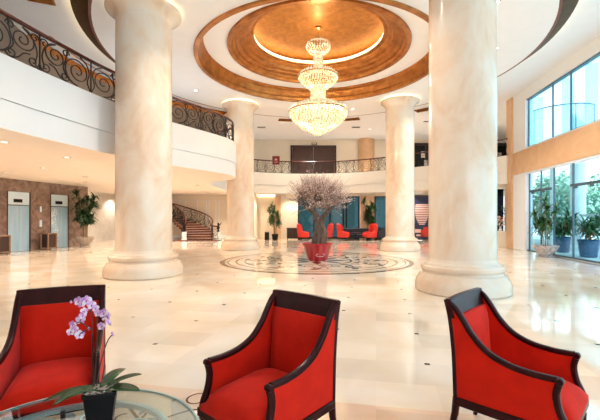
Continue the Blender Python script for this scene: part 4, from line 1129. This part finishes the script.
for z in (.08, 2.12):
    b.tube([(1.5 * math.cos(R(150 + q * 5)), 1.5 * math.sin(R(150 + q * 5)), z) for q in range(31)], .03, 6)
for q in (0, 8, 15, 22, 30): a = R(150 + q * 5); b.tube([(1.5 * math.cos(a), 1.5 * math.sin(a), .08), (1.5 * math.cos(a), 1.5 * math.sin(a), 2.12)], .02, 5)
b.build('rim', 'mull', cg, smooth=True)
cd = thing('exterior_canopy', (13.3, 19.2, 4.6), 0, 'pale round canopy deck outside, added to carry the curved glass screen', 'canopy')  # invented deck, there only to hold the screen up
MB().lathe([(0, 0), (1.65, 0), (1.7, .05), (1.7, .26), (1.65, .3), (0, .3)], n=40).build('deck', 'extwhite', cd, smooth=True)
MB().lathe([(.12, -4.6), (.12, 0)], c=(.3, 1.0, 0), n=16).build('post', 'extwhite', cd)
sun = bpy.data.lights.new('sun', 'SUN'); sun.energy = 5.0; sun.angle = R(2); sun.color = (1, .96, .9)
sno = bpy.data.objects.new('sun', sun); COL.objects.link(sno); sno.rotation_euler = Vector((-.55, -.35, .9)).to_track_quat('Z', 'Y').to_euler()
r5 = random.Random(5)
for i, (x, y, s) in enumerate([(15.5, 22.6, .95), (17.7, 20.1, .9), (18.9, 23.3, 1.0), (21.2, 19.9, 1.0), (22.4, 23.6, 1.1), (24.8, 20.4, 1.05), (18.4, 27.1, 1.15), (26.4, 24.6, 1.2)]):
    lab = ['slender teal green tree outside, closest to the pale pier', 'low teal green tree outside behind the white column', 'teal green tree outside, seen right of the white column', 'teal green tree outside at the right frame edge',
           'broad tree outside in the second row behind the fence', 'tree outside farthest right beyond the fence', 'tree outside in the back row behind the slender tree', 'broadest tree outside at the back of the garden'][i]
    t = thing('garden_tree', (x, y, -.01), 0, lab, 'tree', 'trees outside the glass')
    MB().tube([(0, 0, 0), (.1, 0, 1.2 * s), (0, .1, 2.6 * s)], [.14, .1, .06], 8).build('trunk', 'bark', t, smooth=True)
    b = MB()
    for k in range(2600):
        th = r5.uniform(0, 2 * PI); u = r5.uniform(-1, 1); rr = r5.random() ** .4
        rx = 1.6 * s * rr * math.sqrt(1 - u * u)
        p = Vector((rx * math.cos(th), rx * math.sin(th), 2.3 * s + 2.15 * s * u * rr))
        a = Vector((r5.uniform(-1, 1), r5.uniform(-1, 1), r5.uniform(-1, 1))).normalized() * .15; c = a.cross(Vector((r5.uniform(-1, 1), r5.uniform(-1, 1), 1))).normalized() * .07
        b.add([p - a, p + c, p + a, p - c], [(0, 1, 2, 3)])
    b.build('foliage', 'treeleaf', t, fix=False)

# ------------------------------------------------------------------ world, camera
w = bpy.data.worlds.new('sky'); bpy.context.scene.world = w; w.use_nodes = True
nt = w.node_tree; bg = nt.nodes['Background']
tc = nt.nodes.new('ShaderNodeTexCoord'); sp = nt.nodes.new('ShaderNodeSeparateXYZ'); rp_ = nt.nodes.new('ShaderNodeValToRGB')
nt.links.new(tc.outputs['Generated'], sp.inputs[0]); nt.links.new(sp.outputs[2], rp_.inputs[0]); nt.links.new(rp_.outputs[0], bg.inputs[0])
rp_.color_ramp.elements[0].position = .12; rp_.color_ramp.elements[0].color = (.95, .98, 1, 1)
rp_.color_ramp.elements[1].position = .40; rp_.color_ramp.elements[1].color = (.62, .80, .95, 1)
bg.inputs[1].default_value = 1.9
cam = bpy.data.cameras.new('camera'); co = bpy.data.objects.new('camera', cam); COL.objects.link(co)
co.location = (0, 0, EYE); co.rotation_euler = (R(90), 0, 0); cam.sensor_width = 36; cam.lens = 36 * 375 / 600; cam.shift_y = 8 / 600
cam.clip_start = .05; cam.clip_end = 300
sc = bpy.context.scene; sc.camera = co
sc.view_settings.view_transform = 'Standard'; sc.view_settings.look = 'None'; sc.view_settings.gamma = 1; sc.view_settings.use_curve_mapping = False
sc.view_settings.exposure = 0.65
sc.cycles.max_bounces = 8; sc.cycles.diffuse_bounces = 5; sc.cycles.glossy_bounces = 4; sc.cycles.transparent_max_bounces = 12
sc.cycles.sample_clamp_indirect = 6
try: sc.cycles.use_denoising = True; sc.cycles.denoiser = 'OPENIMAGEDENOISE'
except Exception: pass
